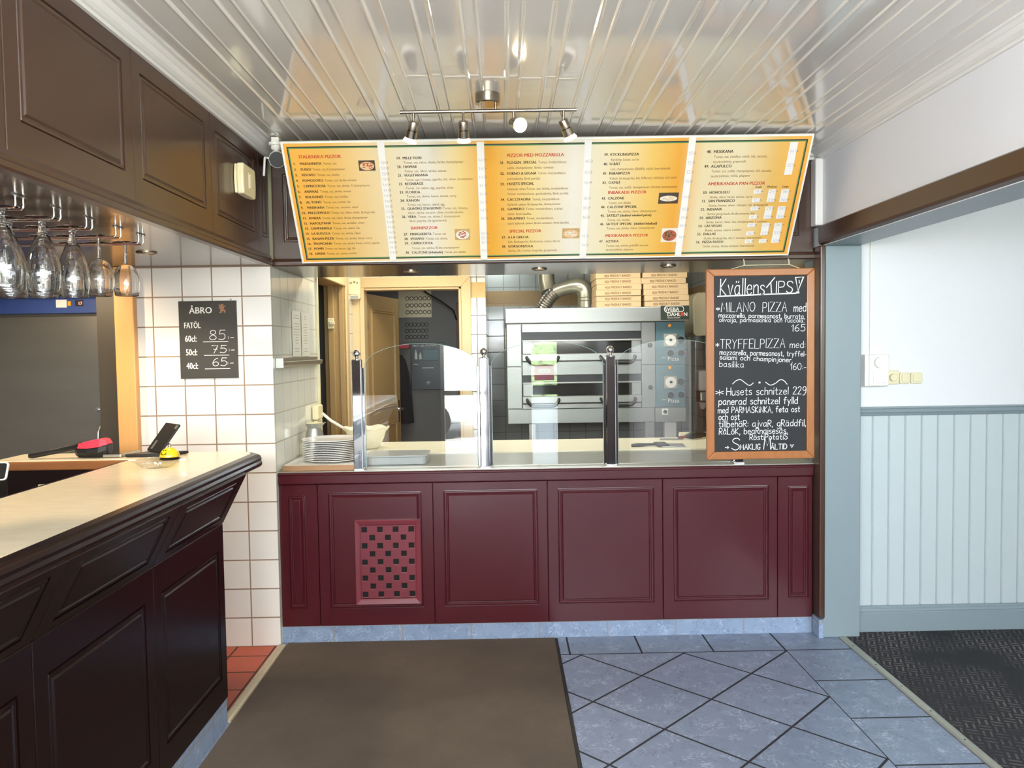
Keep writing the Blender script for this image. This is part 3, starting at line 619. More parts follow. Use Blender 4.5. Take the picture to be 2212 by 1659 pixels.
# sloping cove under the top
sl = Vector((.105, 0, .205)).normalized(); FS = Fr((-1.172, 0, .845), (0, 1, 0), sl)
for y0, y1 in zip(YB, YB[1:]):
    y1e = y1+(.01 if y1 == Y1 else 0)
    routed(b, 'cove_panel', FS, y0+.001, y1e-.001, 0, .230, (y0+.07, y1-.06, .03, .205), 'bar_brown', .014)
bm = bmesh.new(); extr(bm, [(-1.128, 1.042), (-1.088, 1.042), (-1.078, 1.050), (-1.076, 1.062), (-1.080, 1.072), (-1.078, 1.082), (-1.084, 1.094), (-1.096, 1.100), (-1.128, 1.101)], Y0, 3.47)
obj('nosing', bm, 'bar_brown', b, smooth=False, bevel=.002)
bm = bmesh.new(); pts = [(-1.60, Y0, 1.05), (-1.128, Y0, 1.05), (-1.128, 3.47, 1.05), (-1.15, 3.53, 1.05), (-1.20, 3.575, 1.05), (-1.60, 3.575, 1.05)]; prism(bm, pts, (0, 0, .05)); obj('marble_top', bm, 'marble', b, label='cream marble-patterned top')
bm = bmesh.new(); tube(bm, [(-1.112, 3.47, 1.072), (-1.122, 3.505, 1.072), (-1.15, 3.545, 1.072), (-1.20, 3.585, 1.072), (-1.40, 3.588, 1.072), (-2.2, 3.60, 1.072)], .026, 12); obj('end_nosing', bm, 'bar_brown', b, smooth=True)
obj('back_nosing', B((-1.622, -1.60, Y0, 3.345, 1.055, 1.099)), 'bar_brown', b, bevel=.006)
obj('return_top', B((-2.205, -1.60, 3.36, 3.60, 1.072, 1.100)), 'marble', b, bevel=.004)
obj('return_edge', B((-2.205, -1.60, 3.340, 3.36, 1.060, 1.098)), 'return_wood', b, bevel=.006, label='varnished wooden edge')
bm = B((-2.19, -1.62, 3.355, 3.58, .10, 1.06)); obj('return_cabinet', bm, 'bar_brown', b)
obj('shelf_front', B((-2.0, -1.78, 3.345, 3.356, .90, 1.0)), 'ivory_plastic', b, bevel=.004)
obj('plinth', B((-1.62, -1.172, Y0, 3.21, 0, .112)), 'skirt_y', b, label='blue tiled plinth')

# ------------------------------------------------------------------ overhead canopy of the bar
k = thing('bar_canopy', (-1.9, 2.2, 2.0), 'dark brown panelled canopy above the bar, glasses hanging beneath it', 'canopy')
obj('underside', B((-3.25, -1.205, .3, 4.06, 2.0, 2.03)), 'brown_gloss', k)
obj('carcass', B((-1.30, -1.212, .55, 4.06, 2.03, 2.58)), 'brown', k)
FK = Fr((-1.19, 0, 0), (0, 1, 0), (0, 0, 1))
YK = [.55, 1.22, 1.925, 2.588, 3.272, 3.905, 4.066]
for y0, y1 in zip(YK, YK[1:]):
    routed(k, 'fascia_panel', FK, y0+.0015, y1-.0015, 2.048, 2.59, (y0+(.060 if y1 < 4 else .035), y1-(.062 if y1 < 4 else .035), 2.132, 2.484), 'brown')
bm = bmesh.new(); extr(bm, [(-1.215, 1.998), (-1.184, 1.998), (-1.178, 2.004), (-1.178, 2.018), (-1.184, 2.024), (-1.182, 2.036), (-1.188, 2.050), (-1.215, 2.050)], .4, 4.066); obj('bottom_rail', bm, 'brown', k)
obj('end_wall', B((-3.25, -1.212, 4.06, 4.10, 2.0, 2.6)), 'brown', k)
h = thing('kitchen_header', (.22, 4.4, 2.0), 'dark brown panelled header above the kitchen hatch, behind the menu board', 'header')
obj('underside', B((-1.19, 1.80, 4.129, 4.745, 1.998, 2.02)), 'brown_gloss', h)
obj('back_board', B((-1.19, 1.80, 4.725, 4.745, 2.0, 2.6)), 'brown', h)
FH = Fr((0, 4.11, 0))
HX = [-1.188, -.50, .22, .94, 1.646]
for x0, x1 in zip(HX, HX[1:]):
    routed(h, 'fascia_panel', FH, x0+.0015, x1-.0015, 2.035, 2.52, (x0+.055, x1-.075, 2.12, 2.48), 'brown', .018)
bm = bmesh.new(); extr(bm, [(4.13, 1.998), (4.104, 1.998), (4.098, 2.004), (4.098, 2.020), (4.106, 2.034), (4.13, 2.036)], -1.19, 1.648, 'X'); obj('bottom_rail', bm, 'brown', h)

def downlight(x, y, label, z=2.0, lit=None):
    t = thing('downlight', (x, y, z-.02), label, 'downlight', 'recessed spotlights')
    bm = bmesh.new(); lathe(bm, [(.044, 0), (.044, -.004), (.036, -.008), (.030, -.006), (.028, 0)], (x, y, z-.0005), 28); obj('bezel', bm, 'nickel', t, smooth=True)
    bm = bmesh.new(); lathe(bm, [(0, -.003), (.014, -.004), (.029, -.003), (.029, .0)], (x, y, z-.001), 24); obj('lamp_face', bm, 'bulb_ring' if lit else 'white_plastic', t, smooth=True)
downlight(-1.562, 3.485, 'recessed spotlight in the bar canopy, beside the hanging glasses')
downlight(-.508, 4.446, 'left recessed spotlight of the three under the kitchen header', 1.998)
downlight(.217, 4.416, 'middle recessed spotlight of the three under the kitchen header', 1.998)
downlight(.927, 4.336, 'recessed spotlight under the kitchen header, above the pizza boxes', 1.998)
spot('bar_spot', (-1.562, 3.485, 1.985), (-1.60, 3.62, .9), 26, WARM, 120, .5)
spot('bar_spot_near', (-1.75, 2.3, 1.985), (-1.55, 2.3, .9), 32, WARM, 130, .6)
spot('bar_spot_niche', (-2.35, 3.6, 1.985), (-2.2, 4.3, .9), 40, WARM, 130, .6)
for sx, sy in ((-.508, 4.446), (.217, 4.416), (.927, 4.336)):
    spot('hatch_spot', (sx, sy, 1.985), (sx, sy+.15, .9), 3.5, (1.0, .85, .6), 120, .6)

# ------------------------------------------------------------------ menu board
bBL, bTL = Vector((-1.0186, 4.06, 2.013)), Vector((-1.0215, 3.724, 2.530))
FM = Fr(bBL, (2.5062, 0, .005), bTL-bBL); FM.n = -FM.n if FM.n.y > 0 else FM.n
MW, MH = 2.506, .6165
mb = thing('menu_board', (.234, 4.05, 2.013), 'long yellow and orange pizza menu board leaning out under the ceiling', 'menu board')
mm = bpy.data.materials.new('menu_print'); mm.use_nodes = True; nt = mm.node_tree; L = nt.links; p = nt.nodes['Principled BSDF']
tc = nn(nt, 'ShaderNodeTexCoord'); sp = nn(nt, 'ShaderNodeSeparateXYZ'); L.new(tc.outputs['Object'], sp.inputs[0])
mr = nn(nt, 'ShaderNodeMapRange'); mr.inputs[1].default_value = 0; mr.inputs[2].default_value = 2.506; L.new(sp.outputs[0], mr.inputs[0])
cr = nn(nt, 'ShaderNodeValToRGB'); L.new(mr.outputs[0], cr.inputs[0]); e = cr.color_ramp.elements
stops = [(0.0, (246, 178, 74)), (.08, (248, 196, 98)), (.20, (248, 232, 190)), (.27, (246, 240, 222)), (.33, (249, 222, 150)), (.385, (246, 176, 62)), (.40, (247, 184, 74)),
         (.47, (249, 222, 150)), (.55, (247, 240, 222)), (.62, (248, 232, 186)), (.70, (248, 206, 110)), (.755, (246, 176, 62)), (.80, (246, 228, 180)), (.87, (248, 234, 190)), (.94, (247, 200, 110)), (1.0, (246, 178, 76))]
e[0].position = 0; e[0].color = srgb(*stops[0][1]); e[1].position = 1; e[1].color = srgb(*stops[-1][1])
for ps, cc in stops[1:-1]:
    q = e.new(ps); q.color = srgb(*[v*.93 for v in cc])
L.new(cr.outputs[0], p.inputs['Base Color']); p.inputs['Roughness'].default_value = .32
M['menu'] = mm
def mpart(name, bm, mat, **kw):
    o = obj(name, bm, mat, mb, world=False, **kw); return o
LB = Fr((0, 0, 0), (1, 0, 0), (0, 1, 0))       # board-local frame: x along the board, y up its slope, z out
MMAT = FM.m()
MMAT = Matrix.Translation(-mb.location) @ Matrix(((FM.r.x, FM.u.x, FM.n.x, FM.o.x), (FM.r.y, FM.u.y, FM.n.y, FM.o.y), (FM.r.z, FM.u.z, FM.n.z, FM.o.z), (0, 0, 0, 1)))
def place(o): o.matrix_local = MMAT; return o
panels = []; px = [0, .4615, .9325, 1.4435, 1.9355, MW]
for x0, x1 in zip(px, px[1:]):
    bm = bmesh.new(); fbox(bm, LB, x0, x1, 0, MH, -.006, 0); panels.append(place(mpart('panel', bm, 'menu')))
bm = bmesh.new()
for (x0, x1, y0, y1) in ((-.006, MW+.006, MH, MH+.008), (-.006, MW+.006, -.006, .001), (-.006, .004, 0, MH), (MW-.002, MW+.006, 0, MH)): fbox(bm, LB, x0, x1, y0, y1, -.009, .002)
place(mpart('edge_trim', bm, 'white_paint'))
def rect_line(bm, x0, x1, y0, y1, t, z):
    for r in ((x0, x1, y1-t, y1), (x0, x1, y0, y0+t), (x0, x0+t, y0+t, y1-t), (x1-t, x1, y0+t, y1-t)): fbox(bm, LB, *r, 0, z)
bm = bmesh.new(); rect_line(bm, .019, 2.488, .012, .600, .005, .0006); place(mpart('dark_border', bm, 'dark_line'))
bm = bmesh.new(); rect_line(bm, .024, 2.483, .017, .595, .005, .0006); place(mpart('green_border', bm, 'green_line'))
bold, thin, red, tails = [], [], [], []
def dish(num, name, rest, xn, x, y, size=.0205, ind=None):
    bold.append((str(num)+'.', xn, y, size, .05, .95)); bold.append((name, x, y, size, .05, .95))
    if rest: tails.append((name, size, rest, x, y))
def sub(s, x, y, size=.0195): thin.append((s, x, y, size, 0, .88))
def head(s, x, y): red.append((s, x, y, .0225, .05, .98))
head('ITALIENSKA PIZZOR', .069, .544)
L1 = [('MARGHERITA', 'Tomat, ost'), ('FUNGI', 'Tomat, ost, f.champinjoner'), ('VESUVIO', 'Tomat, ost, skinka'), ('POMODORO', 'Tomat, ost, färska tomater'), ('CAPRICCIOSA', 'Tomat, ost, skinka,  f. champinjoner'),
      ('ANANAS', 'Tomat, ost, skinka, ananas'), ('BOLOGNES', 'Tomat, ost, köttfärs'), ('AL TONO', 'Tomat, ost, tonfisk, lök'), ('MARINARA', 'Tomat, ost,  musslor, räkor'), ('PREZZEMOLO', 'Tomat, ost, räkor, vitlök, färskpersilja'),
      ('RIVIERA', 'Tomat, ost, räkor, färska champinjoner'), ('NAPOLITANA', 'Tomat, ost, sardeller, oliver'), ('CAMPANIOLA', 'Tomat, ost, salami, lök'), ('LA BUSSOLA', 'Tomat, ost, skinka, räkor'), ('BANAN PIZZA', 'Tomat, ost, skinka, banan, curry'),
      ('TROPICANA', 'Tomat, ost, skinka, banan, curry, paprika'), ('POMPI', 'Tomat, ost, bacon, ägg, lök'), ('OPERA', 'Tomat, ost, skinka, tonfisk')]
for i, (a, r) in enumerate(L1): dish(i+1, a, r, .037, .068, .512-.0277*i, .0178)
y = .532
for i, (a, r) in enumerate([('MILLE FIORI', 'Tomat, ost, räkor, skinka, färska champinjoner'), ('HAWAII', 'Tomat, ost, räkor, skinka, ananas'), ('VEGETARIANA', 'Tomat, ost, f.champ., paprika, lök, oliver, kronärtskoc'), ('REGNBÅGE', 'Tomat, ost, salami, ägg, paprika, oliver'),
                            ('FLORIDA', 'Tomat, ost, skinka, banan, ananas, curry'), ('KANON', 'Tomat, ost, bacon, salami, ägg')]):
    dish(19+i, a, None, .530, .560, y-.0425*i, .0185); sub(r, .563, y-.0425*i-.0215, .0172)
dish(25, 'QUATRO STAGIONO', 'Tomat, ost, f.champ.,', .530, .560, .277, .0185); sub('räkor, skinka, musslor, oliver, kronärtskocka', .563, .2555, .0172)
dish(26, 'VERA', 'Tomat, ost, skinka, f. champinjoner,', .530, .560, .234, .0185); sub('räkor, paprika, lök (gratinerad)', .563, .2125, .0172)
head('BARNPIZZOR', .570, .172)
dish(27, 'MARGHERITA', 'Tomat, ost', .531, .563, .140, .0185); dish(28, 'VESUVIO', 'Tomat, ost, skinka', .531, .563, .115, .0185)
dish(29, 'CAPRICCIOSA', None, .531, .563, .090, .0185); sub('Tomat, ost, skinka, färska champinjoner', .566, .064, .0172); dish(30, 'CALZONE (inbakade)', 'Tomat, ost, skinka', .531, .563, .0385, .0185)
head('PIZZOR MED MOZZARELLA', 1.057, .536)
for i, (a, r, s2, y) in enumerate([('PLOGEN  SPECIAL', 'Tomat, mozzarellaost,', ['oxfilé, champinjoner, färska  tomater'], .502), ('FORNO A LEGNA', 'Tomat, mozzarellaost,', ['parmaskinka, färsk persilja'], .448),
                                   ('HUSETS SPECIAL', None, ['inbakade delen:Tomat, ost, skinka, mozzarellaost', 'Tomat, mozzarellaost, parmaskinka, färsk persilja'], .396), ('CACCITAORA', 'Tomat, mozzarellaost,', ['Italiensk salami, färskpaprika, champinjoner'], .316),
                                   ('GAMBERO', 'Tomat, mozzarellaost, scampi,', ['vitlök, färsk basilika'], .266), ('SALAMINO', 'Tomat, mozzarellaost,', ['stark Italiensk salami, färska tomater, färsk basilika'], .216)]):
    dish(31+i, a, r, 1.023, 1.056, y, .0190)
    for j, s_ in enumerate(s2): sub(s_, 1.057, y-.0255*(j+1), .0172)
head('SPECIAL PIZZOR', 1.064, .146)
dish(37, 'A LA GRECIA', None, 1.025, 1.057, .114, .0190); sub('Lök, färskpaprika, färsktomat, salami, fårost', 1.057, .090, .0172)
dish(38, 'GORGONZOLA', None, 1.025, 1.057, .064, .0190); sub('Skinka, lök, f.tomat, f.paprika, gorgonzola', 1.057, .040, .0172)
for i, (a, r) in enumerate([('KYCKLINGPIZZA', 'Kyckling, banan, curry'), ('U-BÅT', 'Lök, champinjoner, fläskfilé, vitlök, bearnaisesås'), ('KEBABPIZZA', 'Kebab, färskpaprika, lök, fefferoni, vitlöksås och stark'), ('OXFILÉ', 'Tomat, ost, oxfilé, champinjoner, f.tomat, bearnaisesås')]):
    dish(39+i, a, None, 1.521, 1.551, .534-.0465*i, .0190); sub(r, 1.556, .5095-.0465*i, .0172)
head('INBAKADE PIZZOR', 1.552, .343)
for i, (a, r) in enumerate([('CALZONE', 'Tomat, ost, skinka'), ('CALZONE SPECIAL', 'Tomat, ost, skinka, räkor, champinjoner'), ('SATELIT (dubbel inbakad pizza)', 'Tomat, ost, skinka'), ('SATELIT SPECIAL  (dubbel inbakad)', 'Tomat, ost, skinka, räkor, champinjoner')]):
    dish(43+i, a, None, 1.522, 1.553, .314-.0453*i, .0185); sub(r, 1.557, .2905-.0453*i, .0172)
head('MEXIKANSKA PIZZOR', 1.553, .113)
dish(47, 'AZTEKA', None, 1.523, 1.557, .083, .0185); sub('Tomat, ost, skinka, gräddfil, tacosås,', 1.560, .059, .0172); sub('tacokryddmix, jalapeno', 1.560, .037, .0172)
dish(48, 'MEXIKANA', None, 2.012, 2.045, .540, .0200); sub('Tomat, ost, köttfärs, vitlök, lök, tacosås,', 2.050, .515, .0180); sub('tacokryddmix, greenchili', 2.050, .491, .0180)
dish(49, 'ACAPULCO', None, 2.010, 2.043, .468, .0200); sub('Tomat, ost, oxfilé, champinjoner, lök, tacosås,', 2.048, .444, .0180); sub('tacokryddmix, vitlök, jalapeno', 2.048, .420, .0180)
head('AMERIKANSKA PAN-PIZZOR', 2.040, .379)
bold.extend([('Small', 2.276, .362, .0155, .02, .95), ('Medium', 2.335, .362, .0155, .02, .95), ('Large', 2.408, .362, .0155, .02, .95)])
for i, (a, r) in enumerate([('HONOLULU', 'Skinka, räkor, banan, ananas, curry'), ('SAN FRANSISCO', 'Skinka, f.tomat, oliver, champin. lök, färskpaprika'), ('INDIANA', 'Skinka, gorgonzola, färska tomater, lök'), ('ARIZONA', 'Skinka, bacon, räkor, lök, champinjoner, f. tomater'),
                            ('LAS VEGAS', 'Skinka, ananas, salami, köttfärs'), ('DALLAS', 'Oxfilé, färskpaprika, lök, f. tomater, bearnaisesås'), ('PIZZA RUSSO', 'Oxfilé, champ., färska tomater, bearnaisesås')]):
    dish(50+i, a, None, 2.021, 2.053, .336-.0443*i, .0190); sub(r, 2.058, .3125-.0443*i, .0172)
for (nm, size, rest, x, y), wd in zip(tails, text_widths([(t[0], t[1], .004, .95) for t in tails])): thin.append((rest, x+wd+.009, y, size*.93, 0, .86))
for pn, x0, x1 in zip(panels, px, px[1:]):
    for nm, lst, m_ in (('dish_lettering', bold, 'ink'), ('ingredient_lettering', thin, 'ink_brown'), ('heading_lettering', red, 'ink_red')):
        it = [t for t in lst if x0 <= t[1] < x1]
        if it: obj(nm, text_bm(it, LB, .0012), m_, pn, world=False)
# paper price strips with pencilled prices
def strip(x0, x1, y0, y1, prices, cap=.016, skew=0):
    bm = bmesh.new(); fpoly(bm, LB, [(x0+skew, y0), (x1+skew, y0+.002), (x1, y1), (x0, y1-.001)], .0014, .0006); s_ = place(mpart('price_strip', bm, 'paper'))
    bm = bmesh.new()
    for t, py in prices:
        xx = x0+.006+skew*(1-(py-y0)/(y1-y0)); hand(bm, LB, t, xx, xx+.034, py, cap, .0014, z=.0026)
    o = obj('pencil_price', bm, 'pencil', s_, world=False)
    bm = bmesh.new()
    for t, py in prices:
        xx = x1+.003+skew*(1-(py-y0)/(y1-y0)); fbox(bm, LB, xx, xx+.006, py+.006, py+.008, .0008, .0012)
    obj('printed_dash', bm, 'ink', s_, world=False)
strip(.447, .480, -.004, .618, [('130', .512-.0277*i) if i < 4 else ('140', .512-.0277*i) for i in range(18)], .014)
strip(.915, .950, -.006, .612, [('145', v) for v in (.516, .474, .431, .389, .346, .304, .262, .219)]+[('105', v) for v in (.136, .112, .088, .042)], .015)
strip(1.426, 1.460, -.006, .612, [('160', v) for v in (.502, .448, .396, .316, .266, .216)]+[('145', v) for v in (.114, .064)], .015)
strip(1.920, 1.953, -.004, .616, [('150', .534), ('155', .487), ('135', .441), ('155', .394), ('140', .314), ('150', .250), ('150', .204), ('160', .163), ('149', .100)], .015)
strip(2.405, 2.443, .426, .588, [('149', .536), ('155', .466)], .016)
for i in range(7): strip(2.272, 2.310, .336-.0443*i-.004, .336-.0443*i+.018, [('159' if i < 5 else '165', .336-.0443*i)], .014)
for a, b_, ps in ((0, 1, '249 299'), (2, 3, '299 299'), (4, 5, '249 255'), (6, 6, '255')): strip(2.345, 2.382, .336-.0443*b_-.005, .336-.0443*a+.018, [(q, .336-.0443*(a+n)) for n, q in enumerate(ps.split())], .014)
for a, b_, ps in ((0, 1, '369 369'), (2, 3, '369 369'), (4, 6, '369 375 375')): strip(2.408, 2.447, .336-.0443*b_-.005, .336-.0443*a+.018, [(q, .336-.0443*(a+n)) for n, q in enumerate(ps.split())], .014)
# small printed pizza pictures
def photo(x0, x1, y0, y1, back, crust, top, calz=False):
    bm = bmesh.new(); fpoly(bm, LB, [(x0, y0), (x1, y0), (x1, y1), (x0, y1)], .0003, .0006); o = place(mpart('pizza_picture', bm, back))
    cx, cy, rx, ry = (x0+x1)/2, (y0+y1)/2-.002, (x1-x0)*.44, (y1-y0)*(.26 if calz else .40)
    bm = bmesh.new(); fpoly(bm, LB, [(cx+rx*math.cos(a*PI/12), cy+ry*math.sin(a*PI/12)) for a in range(24)], .0010, .0003); obj('printed_crust', bm, crust, o, world=False)
    bm = bmesh.new()
    for i in range(26):
        a, q = random.random()*6.28, random.random()**.5*.8; s_ = .003+.003*random.random()
        X, Y = cx+rx*q*math.cos(a), cy+ry*q*math.sin(a); fpoly(bm, LB, [(X+s_*math.cos(t), Y+s_*.7*math.sin(t)) for t in (0, 1.2, 2.5, 3.8, 5.1)], .0014+.00001*i)
    obj('printed_topping', bm, top, o, world=False)
cr1 = pm('printed_crust', srgb(226, 188, 140), .6); tp1 = pm('printed_sauce', srgb(178, 92, 64), .6); dk = pm('printed_dark', srgb(78, 62, 46), .6); gd = pm('printed_white', srgb(226, 222, 210), .6); gr = pm('printed_green', srgb(70, 84, 48), .6); tan = pm('printed_tan', srgb(196, 160, 104), .6)
photo(.348, .426, .479, .530, dk, cr1, tp1); photo(.789, .866, .110, .170, tan, gd, tp1); photo(1.333, 1.421, .109, .164, tan, cr1, gd); photo(1.805, 1.903, .288, .345, dk, gd, cr1, True); photo(1.839, 1.921, .080, .156, gd, tp1, gr)

# ------------------------------------------------------------------ framed blackboard hanging in front of the counter's right end
FQ = Fr((1.346, 4.045, .954))
W2, H2 = .2825, .992
q = thing('blackboard', (1.346, 4.07, .954), 'wood-framed blackboard with chalked specials, hanging at the right end of the hatch', 'blackboard')
bm = bmesh.new()
for pts in ([(-W2, 0), (W2, 0), (W2-.041, .041), (-W2+.041, .041)], [(W2, 0), (W2, H2), (W2-.041, H2-.036), (W2-.041, .041)], [(W2, H2), (-W2, H2), (-W2+.041, H2-.036), (W2-.041, H2-.036)], [(-W2, H2), (-W2, 0), (-W2+.041, .041), (-W2+.041, H2-.036)]):
    fpoly(bm, FQ, pts, -.024, .024)
fr = obj('frame', bm, 'board_wood', q, bevel=.004)
bm = bmesh.new(); fbox(bm, FQ, -W2+.03, W2-.03, .03, H2-.03, -.018, -.008); obj('slate', bm, 'slate', q)
bm = bmesh.new(); SC = 7.738e-4; FT = Fr(FQ.p(-W2-78*SC, H2+60*SC, -.008)); ZX = lambda x, yy: (x*SC, -yy*SC)
def chalk(s, x0, x1, yb, cap, wd=4.0, dy=0, slant=.04): hand(bm, FT, s, x0*SC, x1*SC, -yb*SC, cap*SC, wd*SC*.84, -dy*SC, slant, z=.0012)
def cline(pts, wd=5, sm=False):
    pp = [ZX(*p_) for p_ in pts]; stroke(bm, FT, smooth_pts(pp) if sm else pp, wd*SC, .0012)
chalk('Kvällens', 172, 468, 232, 108, 7); chalk('IPS', 546, 660, 222, 76, 7); cline([(484, 186), (540, 120)], 7); cline([(514, 158), (518, 222)], 7)
cline([(680, 122), (734, 118), (697, 212), (680, 122)], 7); cline([(704, 140), (706, 160)], 6); cline([(688, 222), (702, 222)], 13); cline([(155, 241), (320, 236), (500, 231), (682, 227)], 8)
chalk('*', 146, 170, 336, 36, 5); chalk('MILANO', 178, 405, 345, 62, 4.5); chalk('PIZZA', 458, 620, 349, 64, 4.5); chalk('med', 668, 750, 350, 56, 5)
chalk('mozzarella, parmesanost, burrata,', 162, 742, 382, 31, 4.5, 16); chalk('olivolja, parmaskinka och ruccola.', 165, 738, 411, 28, 3.6, 12); chalk('165:', 652, 758, 482, 46, 4.5)
chalk('*', 142, 164, 578, 40, 4); chalk('TRYFFELPIZZA', 170, 608, 592, 62, 4); chalk('med:', 643, 745, 594, 46, 4)
chalk('mozzarella, parmesanost, tryffel-', 168, 752, 632, 34, 4.5, 20); chalk('salami och champinjoner.', 168, 660, 663, 32, 4.5, 28); chalk('basilika', 165, 330, 713, 40, 4, 8); chalk('160:-', 645, 752, 741, 44, 4)
cline([(255, 830), (280, 808), (310, 803), (340, 825), (370, 842), (395, 825)], 5, True); cline([(478, 822), (510, 842), (545, 830), (575, 808), (600, 812), (624, 838)], 5, True); cline([(434, 824), (440, 824)], 11)
chalk('*', 144, 192, 906, 60, 4); chalk('Husets schnitzel 229', 213, 752, 906, 50, 5); chalk('panerad schnitzel fylld', 160, 694, 970, 46, 5.5); chalk('med PARMASKiNKA, feta ost', 155, 710, 1026, 40, 5)
chalk('och ost', 160, 300, 1073, 44, 5); chalk('tillbehöR: ajvaR, gRäddfil,', 160, 750, 1122, 44, 5); chalk('RåLöK, beaRnaisesås,', 162, 625, 1171, 42, 5); chalk('RöstiPotatiS', 370, 626, 1211, 36, 5)
chalk('S', 247, 300, 1276, 78, 6); chalk('MAKLIG', 304, 440, 1276, 36, 5.5); chalk('M', 464, 512, 1276, 76, 6); chalk('ÅLTID', 514, 622, 1278, 36, 5.5)
cline([(203, 1261), (228, 1260)], 5); cline([(219, 1252), (229, 1260), (219, 1268)], 4); cline([(645, 1248), (655, 1252), (669, 1246), (656, 1268), (645, 1248)], 4)
obj('chalk_writing', bm, 'chalk', q)
bm = bmesh.new()
for x in (1.272, 1.507): cyl(bm, (x, 4.096, 2.0), (x, 4.085, 1.985), .003, n=8); cyl(bm, (x, 4.085, 1.987), (x, 4.085, 1.968), .003, n=8)
tube(bm, [(1.19, 4.068, 1.945), (1.272, 4.084, 1.968), (1.507, 4.084, 1.970), (1.56, 4.068, 1.946)], .0018, 6); obj('hanging_cord', bm, 'ivory_plastic', q)

# ------------------------------------------------------------------ beer price sign on the tiles
FZ = Fr((-1.519, 4.064, 1.421))
s = thing('price_sign', (-1.519, 4.066, 1.421), 'black beer price sign hanging on the white tiles', 'sign')
bm = bmesh.new(); fbox(bm, FZ, -.149, .149, 0, .4, -.004, .003); obj('sign_plate', bm, 'sign_black', s, bevel=.001)
g = .300/1397*1.0  # picture-to-metre factor of the sign's layout
def zs(x, yy): return (-.149+(x-115)*2.705e-4, .4-(yy-95)*2.75e-4)
it = []
def zt(t, x, yy, cap, wgt=.05, xs=1): it.append((t, *zs(x, yy), cap*2.75e-4/.72, wgt, xs))
zt('ÅBRO', 318, 328, 122, .035, .96); zt('FATÖL', 210, 602, 112, .03, .66)
for t, yy in (('60cl:', 856), ('50cl:', 1112), ('40cl:', 1368)): zt(t, 222+(yy-856)*.025, yy, 122, .035, .70)
bm = text_bm(it, FZ, .004)
for yy in (862, 1116, 1370):
    a, b_ = zs(565+(yy-862)*.04, yy+6), zs(1045+(yy-862)*.04, yy-6); fbox(bm, FZ, a[0], b_[0], a[1], a[1]+.0032, .003, .0042)
obj('printed_lettering', bm, 'white_paint', s)
bm = bmesh.new()
def zh(t, x0, x1, yy, cap): a, b_ = zs(x0, yy), zs(x1, yy); hand(bm, FZ, t, a[0], b_[0], a[1], cap*2.75e-4, .0028, z=.0042)
zh('85', 690, 985, 825, 180); zh(':-', 1040, 1150, 812, 70); zh('75', 720, 1000, 1075, 140); zh(':-', 1050, 1155, 1045, 70); zh('65', 730, 1000, 1320, 150); zh(':-', 1015, 1130, 1292, 70)
obj('chalk_price', bm, 'chalk', s)
bm = bmesh.new()
lion = [(880, 175), (900, 160), (915, 178), (935, 155), (960, 152), (978, 172), (972, 190), (985, 200), (1010, 180), (1020, 188), (1000, 208), (985, 225), (975, 240), (985, 258), (1010, 270), (1012, 300), (1000, 322), (975, 322), (985, 300), (965, 285), (945, 300), (935, 322), (905, 325), (880, 322), (900, 310), (912, 290), (905, 268), (915, 245), (900, 235), (880, 240), (870, 225), (895, 218), (905, 205), (890, 195)]
fpoly(bm, FZ, [zs(*p_) for p_ in lion], .004); obj('lion_emblem', bm, 'lion', s)
bm = bmesh.new()
for x in (200, 1120): a = zs(x, 70); cyl(bm, FZ.p(a[0], a[1], -.006), FZ.p(a[0], a[1], .006), .0035, n=10); tube(bm, [FZ.p(a[0], a[1], .003), FZ.p(a[0]+.004, a[1]-.006, .004), FZ.p(a[0], a[1]-.012, .001)], .0012, 6)
obj('hanging_hook', bm, 'chrome', s)

# ------------------------------------------------------------------ glass sneeze guard
g = thing('sneeze_guard', (.25, 4.165, .918), 'arched clear glass sneeze guard with chrome posts standing on the serving counter', 'sneeze guard')
PX = [-.775, -.098, .577, 1.262]
for i, x in enumerate(PX):
    bm = bmesh.new(); sec = rrect(.050, .046, .004, 2); prism(bm, [(x+a, 4.165+c_, .924) for a, c_ in sec], (0, 0, .578)); p_ = obj('post', bm, 'chrome', g)
    bm = bmesh.new(); lathe(bm, [(0, 0), (.026, 0), (.026, .004), (.010, .008), (.008, .016)]+[(.0215*math.sin(t*PI/14), .0345-.0215*math.cos(t*PI/14)) for t in range(2, 15)], (x, 4.165, 1.502), 24); obj('ball_finial', bm, 'chrome', p_, smooth=True)
    bm = B((x-.028, x+.028, 4.14, 4.19, .918, .926)); obj('base_plate', bm, 'chrome', p_, bevel=.002)
    bm = bmesh.new()
    for s_ in (-1, 1):
        if (i, s_) not in ((0, -1), (3, 1)): box(bm, x+s_*.032-.007, x+s_*.032+.007, 4.158, 4.178, .926, 1.462)
    obj('glass_clamp', bm, 'chrome', p_, bevel=.002)
for x0, x1 in zip(PX, PX[1:]):
    a, b_ = x0+.040, x1-.040; n = 26; pts = [(a, .922), (b_, .922)]
    for i in range(n+1):
        t = i/n; pts.append((b_+(a-b_)*t, 1.478+.120*math.sqrt(max(0, 1-((t-.5)*2)**2*.985))*1.0-.012))
    bm = bmesh.new(); bm.faces.new([bm.verts.new((x, 4.168, z)) for x, z in pts]); p_ = obj('glass_pane', bm, 'glass', g)
    bm = bmesh.new(); tube(bm, [(x, 4.168, z) for x, z in pts[1:]]+[(pts[0][0], 4.168, pts[0][1])], .0013, 6); obj('pane_edge', bm, 'glass_edge', p_, smooth=True)
